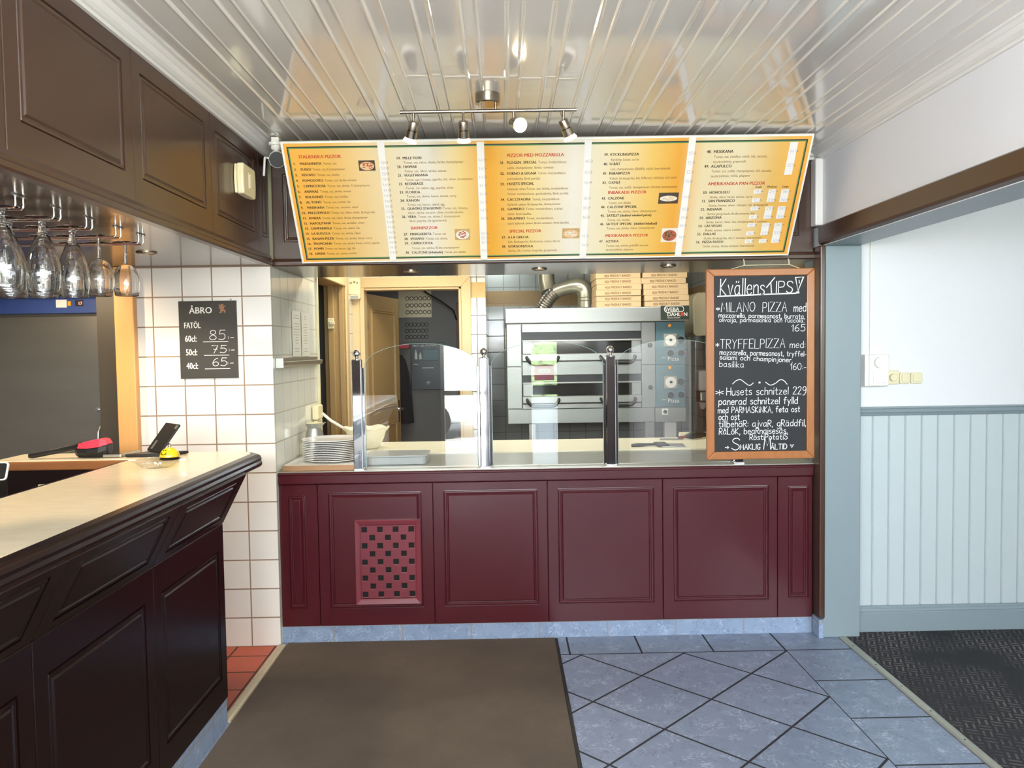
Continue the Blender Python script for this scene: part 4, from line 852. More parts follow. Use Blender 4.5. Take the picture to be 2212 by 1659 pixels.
# ------------------------------------------------------------------ pizza oven
o_ = thing('pizza_oven', (.72, 6.5, 0), 'large stainless two-deck pizza oven standing in the kitchen behind the hatch', 'oven')
YO = 5.95
FO = Fr((0, YO, 0))
obj('housing', B((.035, 1.40, YO+.03, 7.05, .975, 1.745)), 'oven_steel', o_, bevel=.003)
obj('top_hood', B((.028, 1.412, YO-.06, 7.1, 1.742, 1.852)), 'oven_steel', o_, bevel=.004)
obj('side_panel', B((.036, .148, YO, YO+.04, 1.415, 1.738)), 'oven_steel', o_, bevel=.003); obj('side_panel', B((.036, .148, YO, YO+.04, 1.092, 1.411)), 'oven_steel', o_, bevel=.003)
obj('side_panel', B((1.064, 1.170, YO, YO+.04, 1.415, 1.738)), 'oven_steel', o_, bevel=.003); obj('side_panel', B((1.064, 1.170, YO, YO+.04, 1.086, 1.411)), 'oven_steel', o_, bevel=.003)
obj('bottom_panel', B((.038, 1.162, YO, YO+.04, .975, 1.086)), 'oven_steel', o_, bevel=.003)
for z0 in (1.41, 1.089):
    dz = z0-1.41
    if dz == 0: obj('hood_fascia', B((.152, 1.060, YO-.01, YO+.03, 1.672, 1.738)), 'oven_steel', o_, bevel=.003)
    p = obj('recess', B((.150, 1.062, YO+.012, YO+.032, 1.45+dz, 1.70+dz)), 'black_plastic', o_)
    d_ = obj('oven_door', B((.155, .232, YO-.015, YO+.012, 1.508+dz, 1.606+dz), (.986, 1.058, YO-.015, YO+.012, 1.508+dz, 1.606+dz), (.152, 1.060, YO-.02, YO+.012, 1.600+dz, 1.614+dz)), 'oven_steel', o_, bevel=.003)
    obj('window', B((.232, .986, YO-.010, YO+.008, 1.510+dz, 1.602+dz)), 'oven_glass', d_, label='dark glass window')
    obj('door_rail', B((.150, 1.060, YO-.045, YO+.01, 1.452+dz, 1.508+dz)), 'oven_steel', d_, bevel=.006)
    obj('door_fascia', B((.152, 1.060, YO-.005, YO+.03, 1.345+dz, 1.448+dz)), 'oven_steel', o_, bevel=.003) if dz == 0 else obj('door_fascia', B((.152, 1.060, YO-.003, YO+.03, 1.088, 1.125)), 'oven_steel', o_, bevel=.003)
    bm = bmesh.new()
    for x0, x1 in ((.185, .425), (.745, 1.005)):
        tube(bm, fillet([(x0, YO-.045, 1.483+dz), (x0, YO-.075, 1.478+dz), (x0+.03, YO-.10, 1.434+dz), (x1-.03, YO-.10, 1.434+dz), (x1, YO-.075, 1.478+dz), (x1, YO-.045, 1.483+dz)], .03), .0115, 10)
    obj('handle', bm, 'black_plastic', d_, smooth=True)
    bm = bmesh.new(); cyl(bm, (1.123, YO, 1.562+dz), (1.123, YO-.03, 1.562+dz), .009); sphere(bm, (1.123, YO-.042, 1.562+dz), .018); obj('damper_knob', bm, 'black_plastic', o_, smooth=True)
    cp = obj('control_panel', B((1.172, 1.396, YO-.004, YO+.03, (1.415 if dz == 0 else 1.088), (1.738 if dz == 0 else 1.411))), 'teal', o_, bevel=.002, label='teal control panel')
    bm = bmesh.new(); cyl(bm, (1.279, YO-.004, 1.710+dz), (1.279, YO-.014, 1.710+dz), .011); obj('indicator_lamp', bm, 'orange_lamp', cp)
    bm = bmesh.new(); fbox(bm, FO, 1.234, 1.336, 1.547+dz, 1.648+dz, .004, .012); obj('timer', bm, 'steel', cp, bevel=.006)
    bm = bmesh.new(); cyl(bm, (1.285, YO-.012, 1.598+dz), (1.285, YO-.016, 1.598+dz), .042, n=32); obj('timer_dial', bm, 'white_plastic', cp)
    bm = bmesh.new(); cyl(bm, (1.285, YO-.016, 1.600+dz), (1.285, YO-.028, 1.600+dz), .010)
    for kx, kz in ((1.386, 1.601), (1.286, 1.498), (1.391, 1.500)):
        kx -= .0; x = min(kx, 1.366) if kx > 1.37 else kx
        cyl(bm, (x, YO-.004, kz+dz), (x, YO-.026, kz+dz), .024, .021, 24); box(bm, x-.003, x+.003, YO-.030, YO-.024, kz+dz, kz+dz+.02)
    obj('control_knob', bm, 'black_plastic', cp, smooth=False)
    bm = text_bm([('Pizza', 1.262, 1.442+dz, .045, .0, 1.0), ('Classic', 1.214, 1.462+dz, .014, .0, 1, .2)], FO, .0055)
    for kx, kz in ((1.366, 1.601), (1.286, 1.498), (1.366, 1.500)):
        for a in range(-4, 5): t = math.radians(90+a*33); fbox(bm, Fr(FO.p(kx, kz+dz), (math.cos(t), 0, math.sin(t)), (-math.sin(t), 0, math.cos(t))), .029, .034, -.0008, .0008, .0045, .0052)
    obj('panel_print', bm, 'white_paint', cp)
sp_ = obj('switch_panel', B((1.166, 1.402, YO-.006, YO+.03, .972, 1.084)), 'oven_steel', o_, bevel=.003)
bm = bmesh.new(); fbox(bm, FO, 1.216, 1.264, 1.028, 1.076, .006, .011); obj('switch_plate', bm, 'white_plastic', sp_, bevel=.002)
bm = bmesh.new(); cyl(bm, (1.240, YO-.010, 1.052), (1.240, YO-.026, 1.052), .014); obj('main_switch', bm, 'black_plastic', sp_)
np_ = obj('name_plate', B((1.200, 1.416, YO-.067, YO-.061, 1.752, 1.858)), 'green_plate', o_, bevel=.002, label='dark green maker plate')
FN = Fr((1.200, YO-.067, 1.752))
bm = text_bm([('SVEBA', .030, .064, .040, .03, .98), ('DAHL', .048, .026, .040, .03, .98), ('N', .172, .026, .040, .03, .98), ('FRISTAD SWEDEN', .048, .010, .0105, .02, 1.15)], FN, .0008)
R0 = [(.020+.0805+x, .079+y_) for x, y_ in rrect(.146, .046, .022, 6)]; pp = R0+[R0[0]]
stroke(bm, FN, [p_ for p_ in pp if not (p_[1] < .062 and .05 < p_[0] < .17)], .0042, .0008)
obj('plate_lettering', bm, 'white_paint', np_)
bm = bmesh.new(); fpoly(bm, FN, [(.148, .053), (.172, .053), (.165, .026), (.155, .026)], .0012); obj('plate_emblem', bm, 'ink_red', np_)
for x0, x1, m_ in ((.20, .255, 'steel'), (1.115, 1.190, 'steel'), (1.268, 1.362, 'white_plastic')): obj('leg', B((x0, x1, 6.10, 6.16, 0, .98)), m_, o_, bevel=.003)
bm = bmesh.new(); tube(bm, [(1.37, 6.3, .98), (1.36, 6.32, .80), (1.30, 6.4, .3), (1.3, 6.5, .02)], .012, 8); obj('power_cord', bm, 'black_plastic', o_, smooth=True)
# flue
def smooth3(p, n=6):
    a = smooth_pts([(q[0], q[2]) for q in p], n); m = len(a)-1
    return [(x, p[0][1]+(p[-1][1]-p[0][1])*i/m, z) for i, (x, z) in enumerate(a)]
f_ = thing('flue_pipe', (.675, 6.35, 1.852), 'galvanised flue pipe bending over the pizza oven top', 'flue pipe')
bm = bmesh.new(); YF = 6.35
arc = [(.690, YF, 1.853), (.690, YF, 1.975)]+[(.612+.078*math.cos(a), YF+.02*math.sin(a), 1.975+.078*math.sin(a)) for a in (.3, .6, .9, 1.2, 1.5)]+[(.57, YF+.03, 2.052), (.51, YF+.05, 2.038), (.455, YF+.08, 2.018)]
tube(bm, arc, [.069, .069]+[.069]*5+[.061, .058, .058], 24); obj('elbow', bm, 'galv', f_, smooth=True)
bm = bmesh.new()
for z in (1.93, 1.955, 1.875): lathe(bm, [(.069, -.004), (.073, 0), (.069, .004)], (.690, YF, z), 28)
obj('collar', bm, 'galv', f_, smooth=True)
bm = bmesh.new(); fp_ = smooth3([(.475, YF+.07, 2.022), (.425, YF+.10, 1.992), (.385, YF+.12, 1.945), (.355, YF+.13, 1.895), (.340, YF+.13, 1.853)])
tube(bm, fp_, [.052+.003*(i % 2) for i in range(len(fp_))], 20); obj('ribbed_bend', bm, 'steel_dark', f_)
bm = bmesh.new(); tube(bm, [(.40, YF+.2, 2.02), (.38, YF+.24, 2.12), (.38, YF+.26, 2.55)], .07, 20); obj('riser', bm, 'galv', f_, smooth=True)
# pizza boxes: two stacks of seven
BW, BD, BH = .338, .34, .0425
ORD = ['bottom', 'second from the bottom', 'third from the bottom', 'middle', 'third from the top', 'second from the top', 'topmost']
proto = None
for st, (bx, nm) in enumerate(((.888, 'left'), (1.246, 'right'))):
    for i in range(7):
        x = bx+random.uniform(-.006, .006)+(-.012 if st and 3 < i else 0); y = 5.955-.06+BD/2+random.uniform(0, .006); z = 1.8525+i*(BH+.0008); lab = ORD[i]+' pizza box of the '+nm+' stack on the oven'
        if not proto:
            proto = thing('pizza_box', (0, 0, 0), lab, 'pizza box', 'pizza boxes on the oven')
            obj('box_body', B((-BW/2, BW/2, -BD/2, BD/2, 0, BH)), 'kraft', proto, bevel=.0015, seg=1)
            bm = text_bm([('PIZZA', -.104, .0105, .0235, .04, .55, .1), ('FRESHLY BAKED', -.062, .0125, .0235, .04, .92)], Fr((0, -BD/2, 0)), .0006); obj('printed_lettering', bm, 'kraft_ink', proto)
            proto.location = (x, y, z)
        else: dup(proto, (x, y, z), lab, random.uniform(-.012, .012))
# ------------------------------------------------------------------ prep table with its things
t = thing('prep_table', (.3, 5.05, 0), 'long pale-topped stainless prep table behind the glass', 'table')
obj('worktop', B((-1.16, 1.79, 4.74, 5.33, .888, .926)), 'worktop', t, bevel=.004)
obj('front_apron', B((-.80, 1.78, 4.745, 4.76, .55, .887)), 'steel', t, bevel=.003)
obj('body', B((-1.15, 1.78, 4.77, 5.31, .02, .887)), 'steel', t)
single('splash_board', B((1.20, 1.76, 5.29, 5.315, .9265, .962)), 'ivory_plastic', 'low pale splash board at the back right of the prep table', 'splash board', bevel=.008, seg=3)
# two scrapers
s1 = thing('dough_scraper', (1.0, 4.86, .9270), 'wide grey dough scraper with a black handle pointing left, on the prep table', 'scraper')
bm = bmesh.new(); prism(bm, [(.9850, 4.80, .9295), (1.125, 4.76, .9280), (1.145, 4.9545, .9280), (1.005, 4.9500, .9295)], (0, 0, .003)); obj('blade', bm, 'steel', s1)
obj('grip_plate', B((.9550, 1.03, 4.80, 4.9445, .9280, .9445)), 'black_plastic', s1, bevel=.006)
bm = bmesh.new(); tube(bm, [(.9700, 4.86, .9395), (.9000, 4.855, .9385), (.84, 4.85, .9365), (.80, 4.85, .9345)], [.008, .009, .013, .010], 10); obj('handle', bm, 'black_plastic', s1, smooth=True)
s2 = thing('pizza_knife', (1.18, 5.18, .9270), 'flat steel pizza spatula with a thick black handle pointing right, on the prep table', 'spatula')
bm = bmesh.new(); prism(bm, [(1.04, 5.16, .9285), (1.20, 5.16, .9285), (1.20, 5.21, .9285), (1.06, 5.24, .9285)], (0, 0, .003)); obj('blade', bm, 'steel', s2)
bm = bmesh.new(); tube(bm, [(1.17, 5.18, .9395), (1.23, 5.19, .9445)], .010, 10); obj('ferrule', bm, 'grille', s2, smooth=True, label='reddish ferrule')
bm = bmesh.new(); tube(bm, [(1.22, 5.19, .9445), (1.26, 5.20, .9525), (1.33, 5.22, .9545), (1.37, 5.23, .9525)], [.012, .024, .024, .012], 12); obj('handle', bm, 'black_plastic', s2, smooth=True)
# white board with wooden edge and the plates on it
wb = thing('serving_board', (-.96, 4.42, .918), 'white board with a wooden front edge, on the counter under the plates', 'board')
obj('board_top', B((-1.178, -.797, 4.148, 4.72, .9195, .945)), 'white_plastic', wb); obj('wood_edge', B((-1.178, -.797, 4.134, 4.148, .9185, .9455)), 'edge_wood', wb, bevel=.002)
proto = None; NP = 12; OT = ['topmost', 'second', 'third', 'fourth', 'fifth', 'sixth', 'seventh', 'eighth', 'ninth', 'tenth', 'eleventh', 'twelfth']
for i in range(NP):
    k_ = NP-1-i; lab = ('topmost plate of the white stack by the glass' if k_ == 0 else 'bottom plate of the white stack, resting on the board' if k_ == NP-1 else OT[k_]+' white plate from the top of the stack')
    loc = (-.954+random.uniform(-.004, .004), 4.345+random.uniform(-.003, .003), .9455+i*.0098)
    if not proto:
        bm = bmesh.new(); lathe(bm, [(0, 0), (.10, 0), (.105, .001), (.125, .005), (.158, .0105), (.1625, .0135), (.161, .0155), (.156, .0150), (.124, .0090), (.105, .0050), (0, .0045)], (0, 0, 0), 56)
        proto = obj('dinner_plate', bm, 'porcelain', smooth=True); tag(proto, lab, 'plate', 'stacked white plates'); proto.location = loc
    else: dup(proto, loc, lab, random.random()*6)
# steel creamer jug, bowl with ladle, plastic tub
bm = bmesh.new(); lathe(bm, [(0, 0), (.046, 0), (.050, .004), (.052, .10), (.050, .125), (.041, .150), (.041, .160), (.050, .180), (.052, .186), (.049, .186), (.038, .160), (.038, .150), (.046, .122), (.047, .01), (0, .01)], (-1.115, 4.60, .945), 32)
j = thing('steel_jug', (-1.115, 4.60, .945), 'small steel jug behind the plates, against the tiled wall', 'jug'); obj('jug_body', bm, 'steel', j, smooth=True)
bm = bmesh.new(); prism(bm, [(-1.072, 4.585, 1.125), (-1.045, 4.60, 1.133), (-1.072, 4.615, 1.125), (-1.082, 4.60, 1.095)], (0, 0, .003)); obj('spout', bm, 'steel', j, smooth=True)
bm = bmesh.new(); lathe(bm, [(0, .184), (.035, .187), (.049, .186)], (-1.115, 4.60, .945), 24); obj('lid', bm, 'cream_plastic', j, smooth=True)
bw = thing('mixing_bowl', (-.885, 5.02, .912), 'cream mixing bowl with a wavy rim, on the prep table behind the post', 'bowl')
bm = bmesh.new(); n = 56; prf = [(0, 0), (.075, 0), (.085, .004), (.112, .06), (.128, .108), (.146, .128), (.150, .133), (.144, .134), (.122, .112), (.105, .06), (.075, .012), (0, .010)]; rings = []
for r, z in prf:
    if r == 0: rings.append([bm.verts.new((-.885, 5.02, .9265+z))])
    else: rings.append([bm.verts.new((-.885+r*math.cos(2*PI*k/n), 5.02+r*math.sin(2*PI*k/n), .9265+z+(.006*math.sin(7*2*PI*k/n) if z > .12 else 0))) for k in range(n)])
for a, b_ in zip(rings, rings[1:]):
    for k in range(n):
        f4 = [a[k % len(a)], a[(k+1) % len(a)], b_[(k+1) % len(b_)], b_[k % len(b_)]]; f4 = [v for i, v in enumerate(f4) if v not in f4[:i]]; bm.faces.new(f4)
obj('bowl_body', bm, 'enamel', bw, smooth=True)
ld = thing('ladle', (-.95, 5.0, .93), 'white-handled ladle leaning left out of the cream bowl', 'ladle')
bm = bmesh.new(); tube(bm, [(-1.185+.03, 4.98, 1.158), (-1.10, 4.985, 1.108), (-1.0, 5.0, 1.043), (-.93, 5.01, .995)], [.009, .0095, .008, .006], 10); obj('handle', bm, 'white_plastic', ld, smooth=True)
bm = bmesh.new(); lathe(bm, [(0, 0), (.03, .006), (.045, .028), (.043, .028), (.028, .009), (0, .003)], (-.92, 5.01, .928), 24); obj('ladle_cup', bm, 'black_plastic', ld, smooth=True)
tb = thing('plastic_tub', (-.60, 4.40, .918), 'translucent plastic food tub behind the left glass pane', 'tub')
bm = bmesh.new()
for z0, z1 in ((.919, .945),):
    a = [(-.6+x, 4.42+y_) for x, y_ in rrect(.335, .24, .03, 4)]
    prism(bm, [(x, y_, .9185) for x, y_ in a], (0, 0, .042))
obj('tub_body', bm, 'tub', tb, bevel=.003)
bm = bmesh.new(); prism(bm, [(-.6+x, 4.42+y_, .9605) for x, y_ in rrect(.352, .256, .034, 4)], (0, 0, .008)); obj('tub_lid', bm, 'tub', tb, bevel=.003)
# ------------------------------------------------------------------ things on the kitchen walls
rl = thing('ticket_rail', (-1.17, 4.58, 1.48), 'aluminium order ticket rail on the tiled kitchen wall, above the plates', 'ticket rail')
bm = bmesh.new(); extr(bm, [(-1.192, 1.468), (-1.165, 1.472), (-1.156, 1.480), (-1.152, 1.498), (-1.158, 1.500), (-1.164, 1.486), (-1.186, 1.482), (-1.186, 1.520), (-1.192, 1.520)], 4.12, 5.03); obj('rail', bm, 'alu', rl)
obj('end_cap', B((-1.192, -1.150, 4.114, 4.121, 1.466, 1.520)), 'steel', rl, bevel=.002)
FL_ = Fr((-1.190, 4.45, 1.525), (0, 1, 0), (0, 0, 1))
for y0, tx in ((0, 'left'), (.205, 'right')):
    t = thing('paper_sheet', (-1.19, 4.45+y0+.09, 1.525), tx+' printed sheet standing in the ticket rail on the tiled wall', 'paper', 'sheets above the ticket rail')
    bm = bmesh.new(); fbox(bm, FL_, y0, y0+.185, 0, .262, .001, .002); obj('sheet', bm, 'faded_paper', t)
    bm = bmesh.new()
    for k in range(14):
        if k in (2, 11): continue
        ww = .04+.09*random.random(); fbox(bm, FL_, y0+.0925-ww/2, y0+.0925+ww/2, .235-.016*k, .239-.016*k, .002, .0025)
    obj('printed_line', bm, 'pencil', t)
sk = thing('wall_socket', (-1.18, 4.93, 1.05), 'cream double wall socket with a plugged adapter, at the end of the tiled wall', 'socket')
obj('adapter', B((-1.192, -1.150, 4.86, 4.99, 1.125, 1.215)), 'cream_plastic', sk, bevel=.010, seg=3); obj('socket_plate', B((-1.192, -1.165, 4.90, 5.03, 1.035, 1.12)), 'cream_plastic', sk, bevel=.006)
tm = thing('timer_box', (-1.18, 6.26, 1.98), 'yellowed control box with two dials, at the top left of the doorway', 'control box')
FT2 = Fr((-1.182, 6.215, 2.045))
bm = bmesh.new(); fbox(bm, FT2, -.06, .065, -.085, .085, -.06, 0); obj('box_body', bm, 'cream_plastic', tm, bevel=.016, seg=3)
bm = bmesh.new(); fbox(bm, FT2, -.012, .052, -.045, .015, 0, .006); obj('cover_flap', bm, 'cream_plastic', tm, bevel=.003)
bm = bmesh.new()
for x in (-.004, .044): cyl(bm, FT2.p(x, .045, 0), FT2.p(x, .045, .004), .005, n=10)
cyl(bm, FT2.p(.02, .052, 0), FT2.p(.02, .052, .004), .005, n=10); obj('indicator', bm, 'black_plastic', tm)
bm = bmesh.new(); fbox(bm, FT2, -.03, .05, -.083, -.055, .0005, .003); obj('grey_label', bm, 'steel', tm)
bm = bmesh.new(); tube(bm, [(-1.21, 6.22, 2.11), (-1.28, 6.1, 2.08), (-1.30, 5.98, 2.065), (-1.30, 5.93, 2.06)], .004, 6); obj('cable', bm, 'ivory_plastic', tm, smooth=True)
sw = thing('strike_plate', (-1.28, 5.86, 1.76), 'cream latch plate on the ochre side door jamb', 'latch')
obj('plate', B((-1.30, -1.255, 5.852, 5.866, 1.72, 1.80)), 'ivory_plastic', sw, bevel=.004); obj('bolt', B((-1.285, -1.245, 5.840, 5.854, 1.752, 1.775)), 'ivory_plastic', sw, bevel=.003)
# back room: two ring posters, first aid board, hanging coat, red case, framed picture
FBk = Fr((0, 8.2, 0))
def chart(x0, x1, z0, z1, lab, tone):
    t = thing('wall_chart', ((x0+x1)/2, 8.19, z0), lab, 'poster', 'charts in the back room')
    bm = bmesh.new(); fbox(bm, FBk, x0, x1, z0, z1, .002, .008); obj('sheet', bm, tone, t)
    bm = bmesh.new(); w_, h_ = x1-x0, z1-z0
    for r in range(3):
        for c_ in range(6):
            cx, cz = x0+w_*(.27+.132*c_), z0+h_*(.20+.26*r); lathe_ring = [(.022, 0), (.022, .004), (.015, .004), (.015, 0)]
            vs = []
            for rr in (.0215, .015): vs.append([bm.verts.new(FBk.p(cx+rr*math.cos(a*PI/8), cz+rr*math.sin(a*PI/8), .009)) for a in range(16)])
            for a in range(16): bm.faces.new((vs[0][a], vs[0][(a+1) % 16], vs[1][(a+1) % 16], vs[1][a]))
    obj('printed_ring', bm, 'dark_line', t)
chart(-1.075, -.732, 1.893, 2.168, 'upper chart of ringed discs on the back room wall', 'ivory_plastic'); chart(-1.075, -.766, 1.640, 1.888, 'lower grey chart of ringed discs, just above the first aid board', 'dark_wall')
fa = thing('first_aid_station', (-.78, 8.19, 1.135), 'dark teal first aid board with small bottles, on the back room wall', 'first aid board')
bm = bmesh.new(); fbox(bm, FBk, -.955, -.605, 1.135, 1.625, .002, .03); obj('back_plate', bm, pm('dark_teal', srgb(22, 44, 52), .35), fa, bevel=.004)
bm = text_bm([('FIRST AID STATION', -.935, 1.587, .030, .02, .95)], FBk, .031)
fbox(bm, FBk, -.80, -.76, 1.205, 1.215, .03, .0315); fbox(bm, FBk, -.785, -.775, 1.19, 1.23, .03, .0315); fbox(bm, FBk, -.93, -.88, 1.40, 1.408, .03, .0315); fbox(bm, FBk, -.84, -.70, 1.46, 1.466, .03, .0315); fbox(bm, FBk, -.84, -.72, 1.36, 1.37, .03, .0315); obj('white_print', bm, 'white_paint', fa)
bm = bmesh.new()
for x, h_ in ((-.90, .10), (-.855, .075)): lathe(bm, [(0, 0), (.016, 0), (.016, h_*.6), (.006, h_*.8), (.005, h_), (0, h_)], FBk.p(x, 1.455, .046), 16)
obj('bottle', bm, 'white_plastic', fa, smooth=True)
bm = bmesh.new(); fbox(bm, FBk, -.83, -.66, 1.44, 1.555, .03, .05); obj('dispenser', bm, 'teal', fa, bevel=.004)
single('red_case', B((-1.09, -.965, 8.10, 8.19, 1.57, 1.615)), 'red_plastic', 'small red case on the back room wall, left of the first aid board', 'case', bevel=.006)
ct = bmesh.new()
pts_ = [(-1.06, 8.12, 1.50), (-1.05, 8.11, 1.44), (-1.03, 8.06, 1.30), (-1.02, 8.05, 1.05), (-1.01, 8.05, .80)]
tube(ct, pts_, [.02, .05, .07, .085, .09], 16); single('hanging_coat', ct, pm('dark_cloth', srgb(28, 30, 36), .9), 'dark coat hanging on the back room wall below the red case', 'coat', smooth=True)
pf = thing('door_2', (-.44, 8.17, 0), 'brown framed door at the right end of the back room', 'door'); pf['kind'] = 'structure'
bm = bmesh.new()
for r in ((-.50, -.475, 0, 2.08), (-.475, .0, 2.04, 2.08)): fbox(bm, FBk, r[0], r[1], r[2], r[3], 0, .03)
obj('door_frame', bm, 'dark_wall', pf); bm = bmesh.new(); fbox(bm, FBk, -.475, .0, 0, 2.04, 0, .012); obj('door_leaf', bm, pm('brown_door', srgb(122, 82, 56), .5), pf)
bm = bmesh.new(); tube(bm, [(-.98, 8.16, 2.34), (-.85, 8.16, 2.20), (-.75, 8.16, 2.13), (-.62, 8.16, 2.05), (-.50, 8.16, 1.96), (-.47, 8.16, 1.86)], .008, 6); single('loose_cable', bm, 'black_plastic', 'loose cable sagging across the back room wall above the charts', 'cable', smooth=True)
# right kitchen wall
t = thing('hand_towel_dispenser', (1.76, 7.10, 1.63), 'cream hand towel dispenser on the kitchen wall beside the blackboard', 'dispenser')
bm = bmesh.new(); extr(bm, [(1.809, 1.64), (1.70, 1.635), (1.672, 1.66), (1.668, 1.95), (1.69, 2.0), (1.72, 2.018), (1.809, 2.018)], 6.80, 7.15); obj('cover', bm, 'cream_plastic', t, bevel=.012, seg=3)
t = thing('soap_dispenser', (1.76, 6.75, 1.0), 'white and grey soap dispenser low on the kitchen wall beside the blackboard', 'dispenser')
obj('cover', B((1.69, 1.809, 6.70, 6.88, 1.16, 1.34)), 'white_plastic', t, bevel=.02, seg=3); obj('base', B((1.70, 1.809, 6.71, 6.87, 1.06, 1.158)), 'steel', t, bevel=.02, seg=3)
bm = bmesh.new(); tube(bm, [(1.75, 6.79, 1.07), (1.75, 6.79, 1.03), (1.742, 6.79, 1.0)], [.05, .035, .02], 14); obj('nozzle', bm, 'white_plastic', t, smooth=True)
bm = bmesh.new(); tube(bm, [(1.79, 7.42, .3), (1.79, 7.42, 1.95), (1.77, 7.40, 2.02), (1.70, 7.38, 2.10), (1.68, 7.38, 2.5)], .014, 10); single('water_pipe', bm, 'ivory_plastic', 'pale pipe running up the corner right of the pizza oven', 'pipe', smooth=True)
bm = bmesh.new(); tube(bm, [(1.60, 7.40, 1.86), (1.60, 7.38, 1.98), (1.58, 7.38, 2.06), (1.57, 7.40, 2.20), (1.57, 7.40, 2.5)], .045, 12); single('drain_pipe', bm, 'ivory_plastic', 'fat jointed drain pipe behind the right stack of pizza boxes', 'pipe', smooth=True)
lt = thing('fluorescent_light', (1.1, 5.2, 2.47), 'long kitchen ceiling light seen above the blackboard', 'ceiling light')
obj('housing', B((.5, 1.7, 5.1, 5.3, 2.50, 2.548)), 'white_plastic', lt, bevel=.006); obj('diffuser', B((.52, 1.68, 5.12, 5.28, 2.47, 2.50)), glow('diffuser_glow', (1.0, .94, .8, 1), 2.5), lt, bevel=.008)
# ------------------------------------------------------------------ hanging glass rack: five rails, each a thing
RY = [2.222, 2.408, 2.592, 2.785, 2.957]
OR5 = ['first', 'second', 'third', 'fourth', 'fifth']
rk = None
for i, y in enumerate(RY):
    lab = ('nearest wire glass rail under the bar canopy' if i == 0 else 'farthest wire glass rail, closest to the white tiles' if i == 4 else OR5[i]+' wire glass rail back under the bar canopy')
    if not rk:
        rk = thing('glass_rail', (0, 0, 0), lab, 'glass rack', 'wire glass rails')
        bm = bmesh.new()
        for s_ in (-1, 1): tube(bm, fillet([(-1.345, s_*.018, 0), (-1.345, s_*.018, -.037), (-2.0, s_*.018, -.037), (-2.0, s_*.018, 0)], .012), .0032, 8)
        obj('wire', bm, 'wire', rk, smooth=True, world=False)
        bm = bmesh.new()
        for s_ in (-1, 1):
            for x in (-1.345, -2.0): cyl(bm, (x, s_*.018, -.0015), (x, s_*.018, -.006), .007, n=12)
        box(bm, -1.35, -1.34, -.030, .030, -.003, -.0005); obj('bracket', bm, 'wire', rk, world=False)
        rk.location = (0, y, 2.0)
    else: dup(rk, (0, y, 2.0), lab)
# glasses hang by the foot; z = 0 is the underside of the foot resting on the wires
def goblet(name, lab, foot, stem_r, stem_l, prof, cat, grp):
    t = thing(name, (0, 0, 0), lab, cat, grp)
    bm = bmesh.new(); lathe(bm, [(0, .006), (.008, .0055), (foot*.6, .004), (foot, .0015), (foot, 0), (foot*.5, -.0015), (stem_r*1.35, -.004), (0, -.004)], (0, 0, 0), 36); obj('foot', bm, 'drink_glass', t, smooth=True, world=False)
    bm = bmesh.new(); lathe(bm, [(0, -.0045), (stem_r*1.3, -.0045), (stem_r, -.016), (stem_r*.92, -stem_l*.5), (stem_r*1.1, -stem_l+.012), (stem_r*1.8, -stem_l), (0, -stem_l-.001)], (0, 0, 0), 20); obj('stem', bm, 'drink_glass', t, smooth=True, world=False)
    out = [(r, -stem_l-z) for r, z in prof]; inn = [(max(0, r-.0022), -stem_l-z+(-.004 if k == 0 else 0)) for k, (r, z) in enumerate(prof)]
    bm = bmesh.new(); lathe(bm, [(0, -stem_l)]+out+[(prof[-1][0]-.001, -stem_l-prof[-1][1]-.0012)]+inn[::-1]+[(0, -stem_l-.006)], (0, 0, 0), 44); obj('bowl', bm, 'drink_glass', t, smooth=True, world=False)
    return t
beer = goblet('beer_goblet', 'x', .046, .0095, .047, [(.012, .001), (.021, .012), (.036, .052), (.0445, .089), (.0465, .115), (.0450, .147), (.0425, .165), (.0415, .179)], 'beer glass', 'beer goblets on the wire rails')
wine = goblet('wine_glass', 'x', .043, .0045, .078, [(.006, .001), (.020, .006), (.035, .022), (.0440, .050), (.0460, .074), (.0430, .100), (.0400, .119)], 'wine glass', 'wine glasses on the wire rails')
POS = [(0, 'b', [-1.397, -1.498, -1.60]), (1, 'b', [-1.392, -1.494, -1.596]), (2, 'b', [-1.402, -1.503, -1.604]), (3, 'w', [-1.415, -1.513, -1.612]), (4, 'w', [-1.405, -1.503, -1.602])]
WH = ['at the open end of the', 'in the middle of the', 'deepest in on the']
RN = ['nearest rail', 'second rail back', 'third rail back', 'fourth rail back', 'farthest rail']
used = {}
for i, kind, xs in POS:
    for j, x in enumerate(xs):
        src = beer if kind == 'b' else wine; lab = ('tall beer goblet ' if kind == 'b' else 'stemmed wine glass ')+WH[j]+' '+RN[i]
        loc = (x, RY[i]+random.uniform(-.002, .002), 2.0-.0318)
        if kind not in used: used[kind] = 1; src.location = loc; src['label'] = lab
        else: dup(src, loc, lab, random.random()*6)
# ------------------------------------------------------------------ on the bar
dh = thing('glass_dish', (-1.376, 3.10, 1.1), 'shallow fluted glass dish on the bar, in front of the yellow bell', 'dish')
bm = bmesh.new(); n = 96; rings = []
for r, z in [(0, .002), (.053, .002), (.060, .004), (.083, .024), (.092, .030), (.092, .032)]:
    rings.append([bm.verts.new((-1.376, 3.10, 1.1005+z))] if r == 0 else [bm.verts.new((-1.376+(r*(1+(.022 if .003 <= z else 0)*math.cos(32*2*PI*k/n)))*math.cos(2*PI*k/n), 3.10+(r*(1+(.022 if .003 <= z else 0)*math.cos(32*2*PI*k/n)))*math.sin(2*PI*k/n), 1.1005+z)) for k in range(n)])
for a, b_ in zip(rings, rings[1:]):
    for k in range(n):
        f4 = [a[k % len(a)], a[(k+1) % len(a)], b_[(k+1) % len(b_)], b_[k % len(b_)]]; bm.faces.new([v for i, v in enumerate(f4) if v not in f4[:i]])
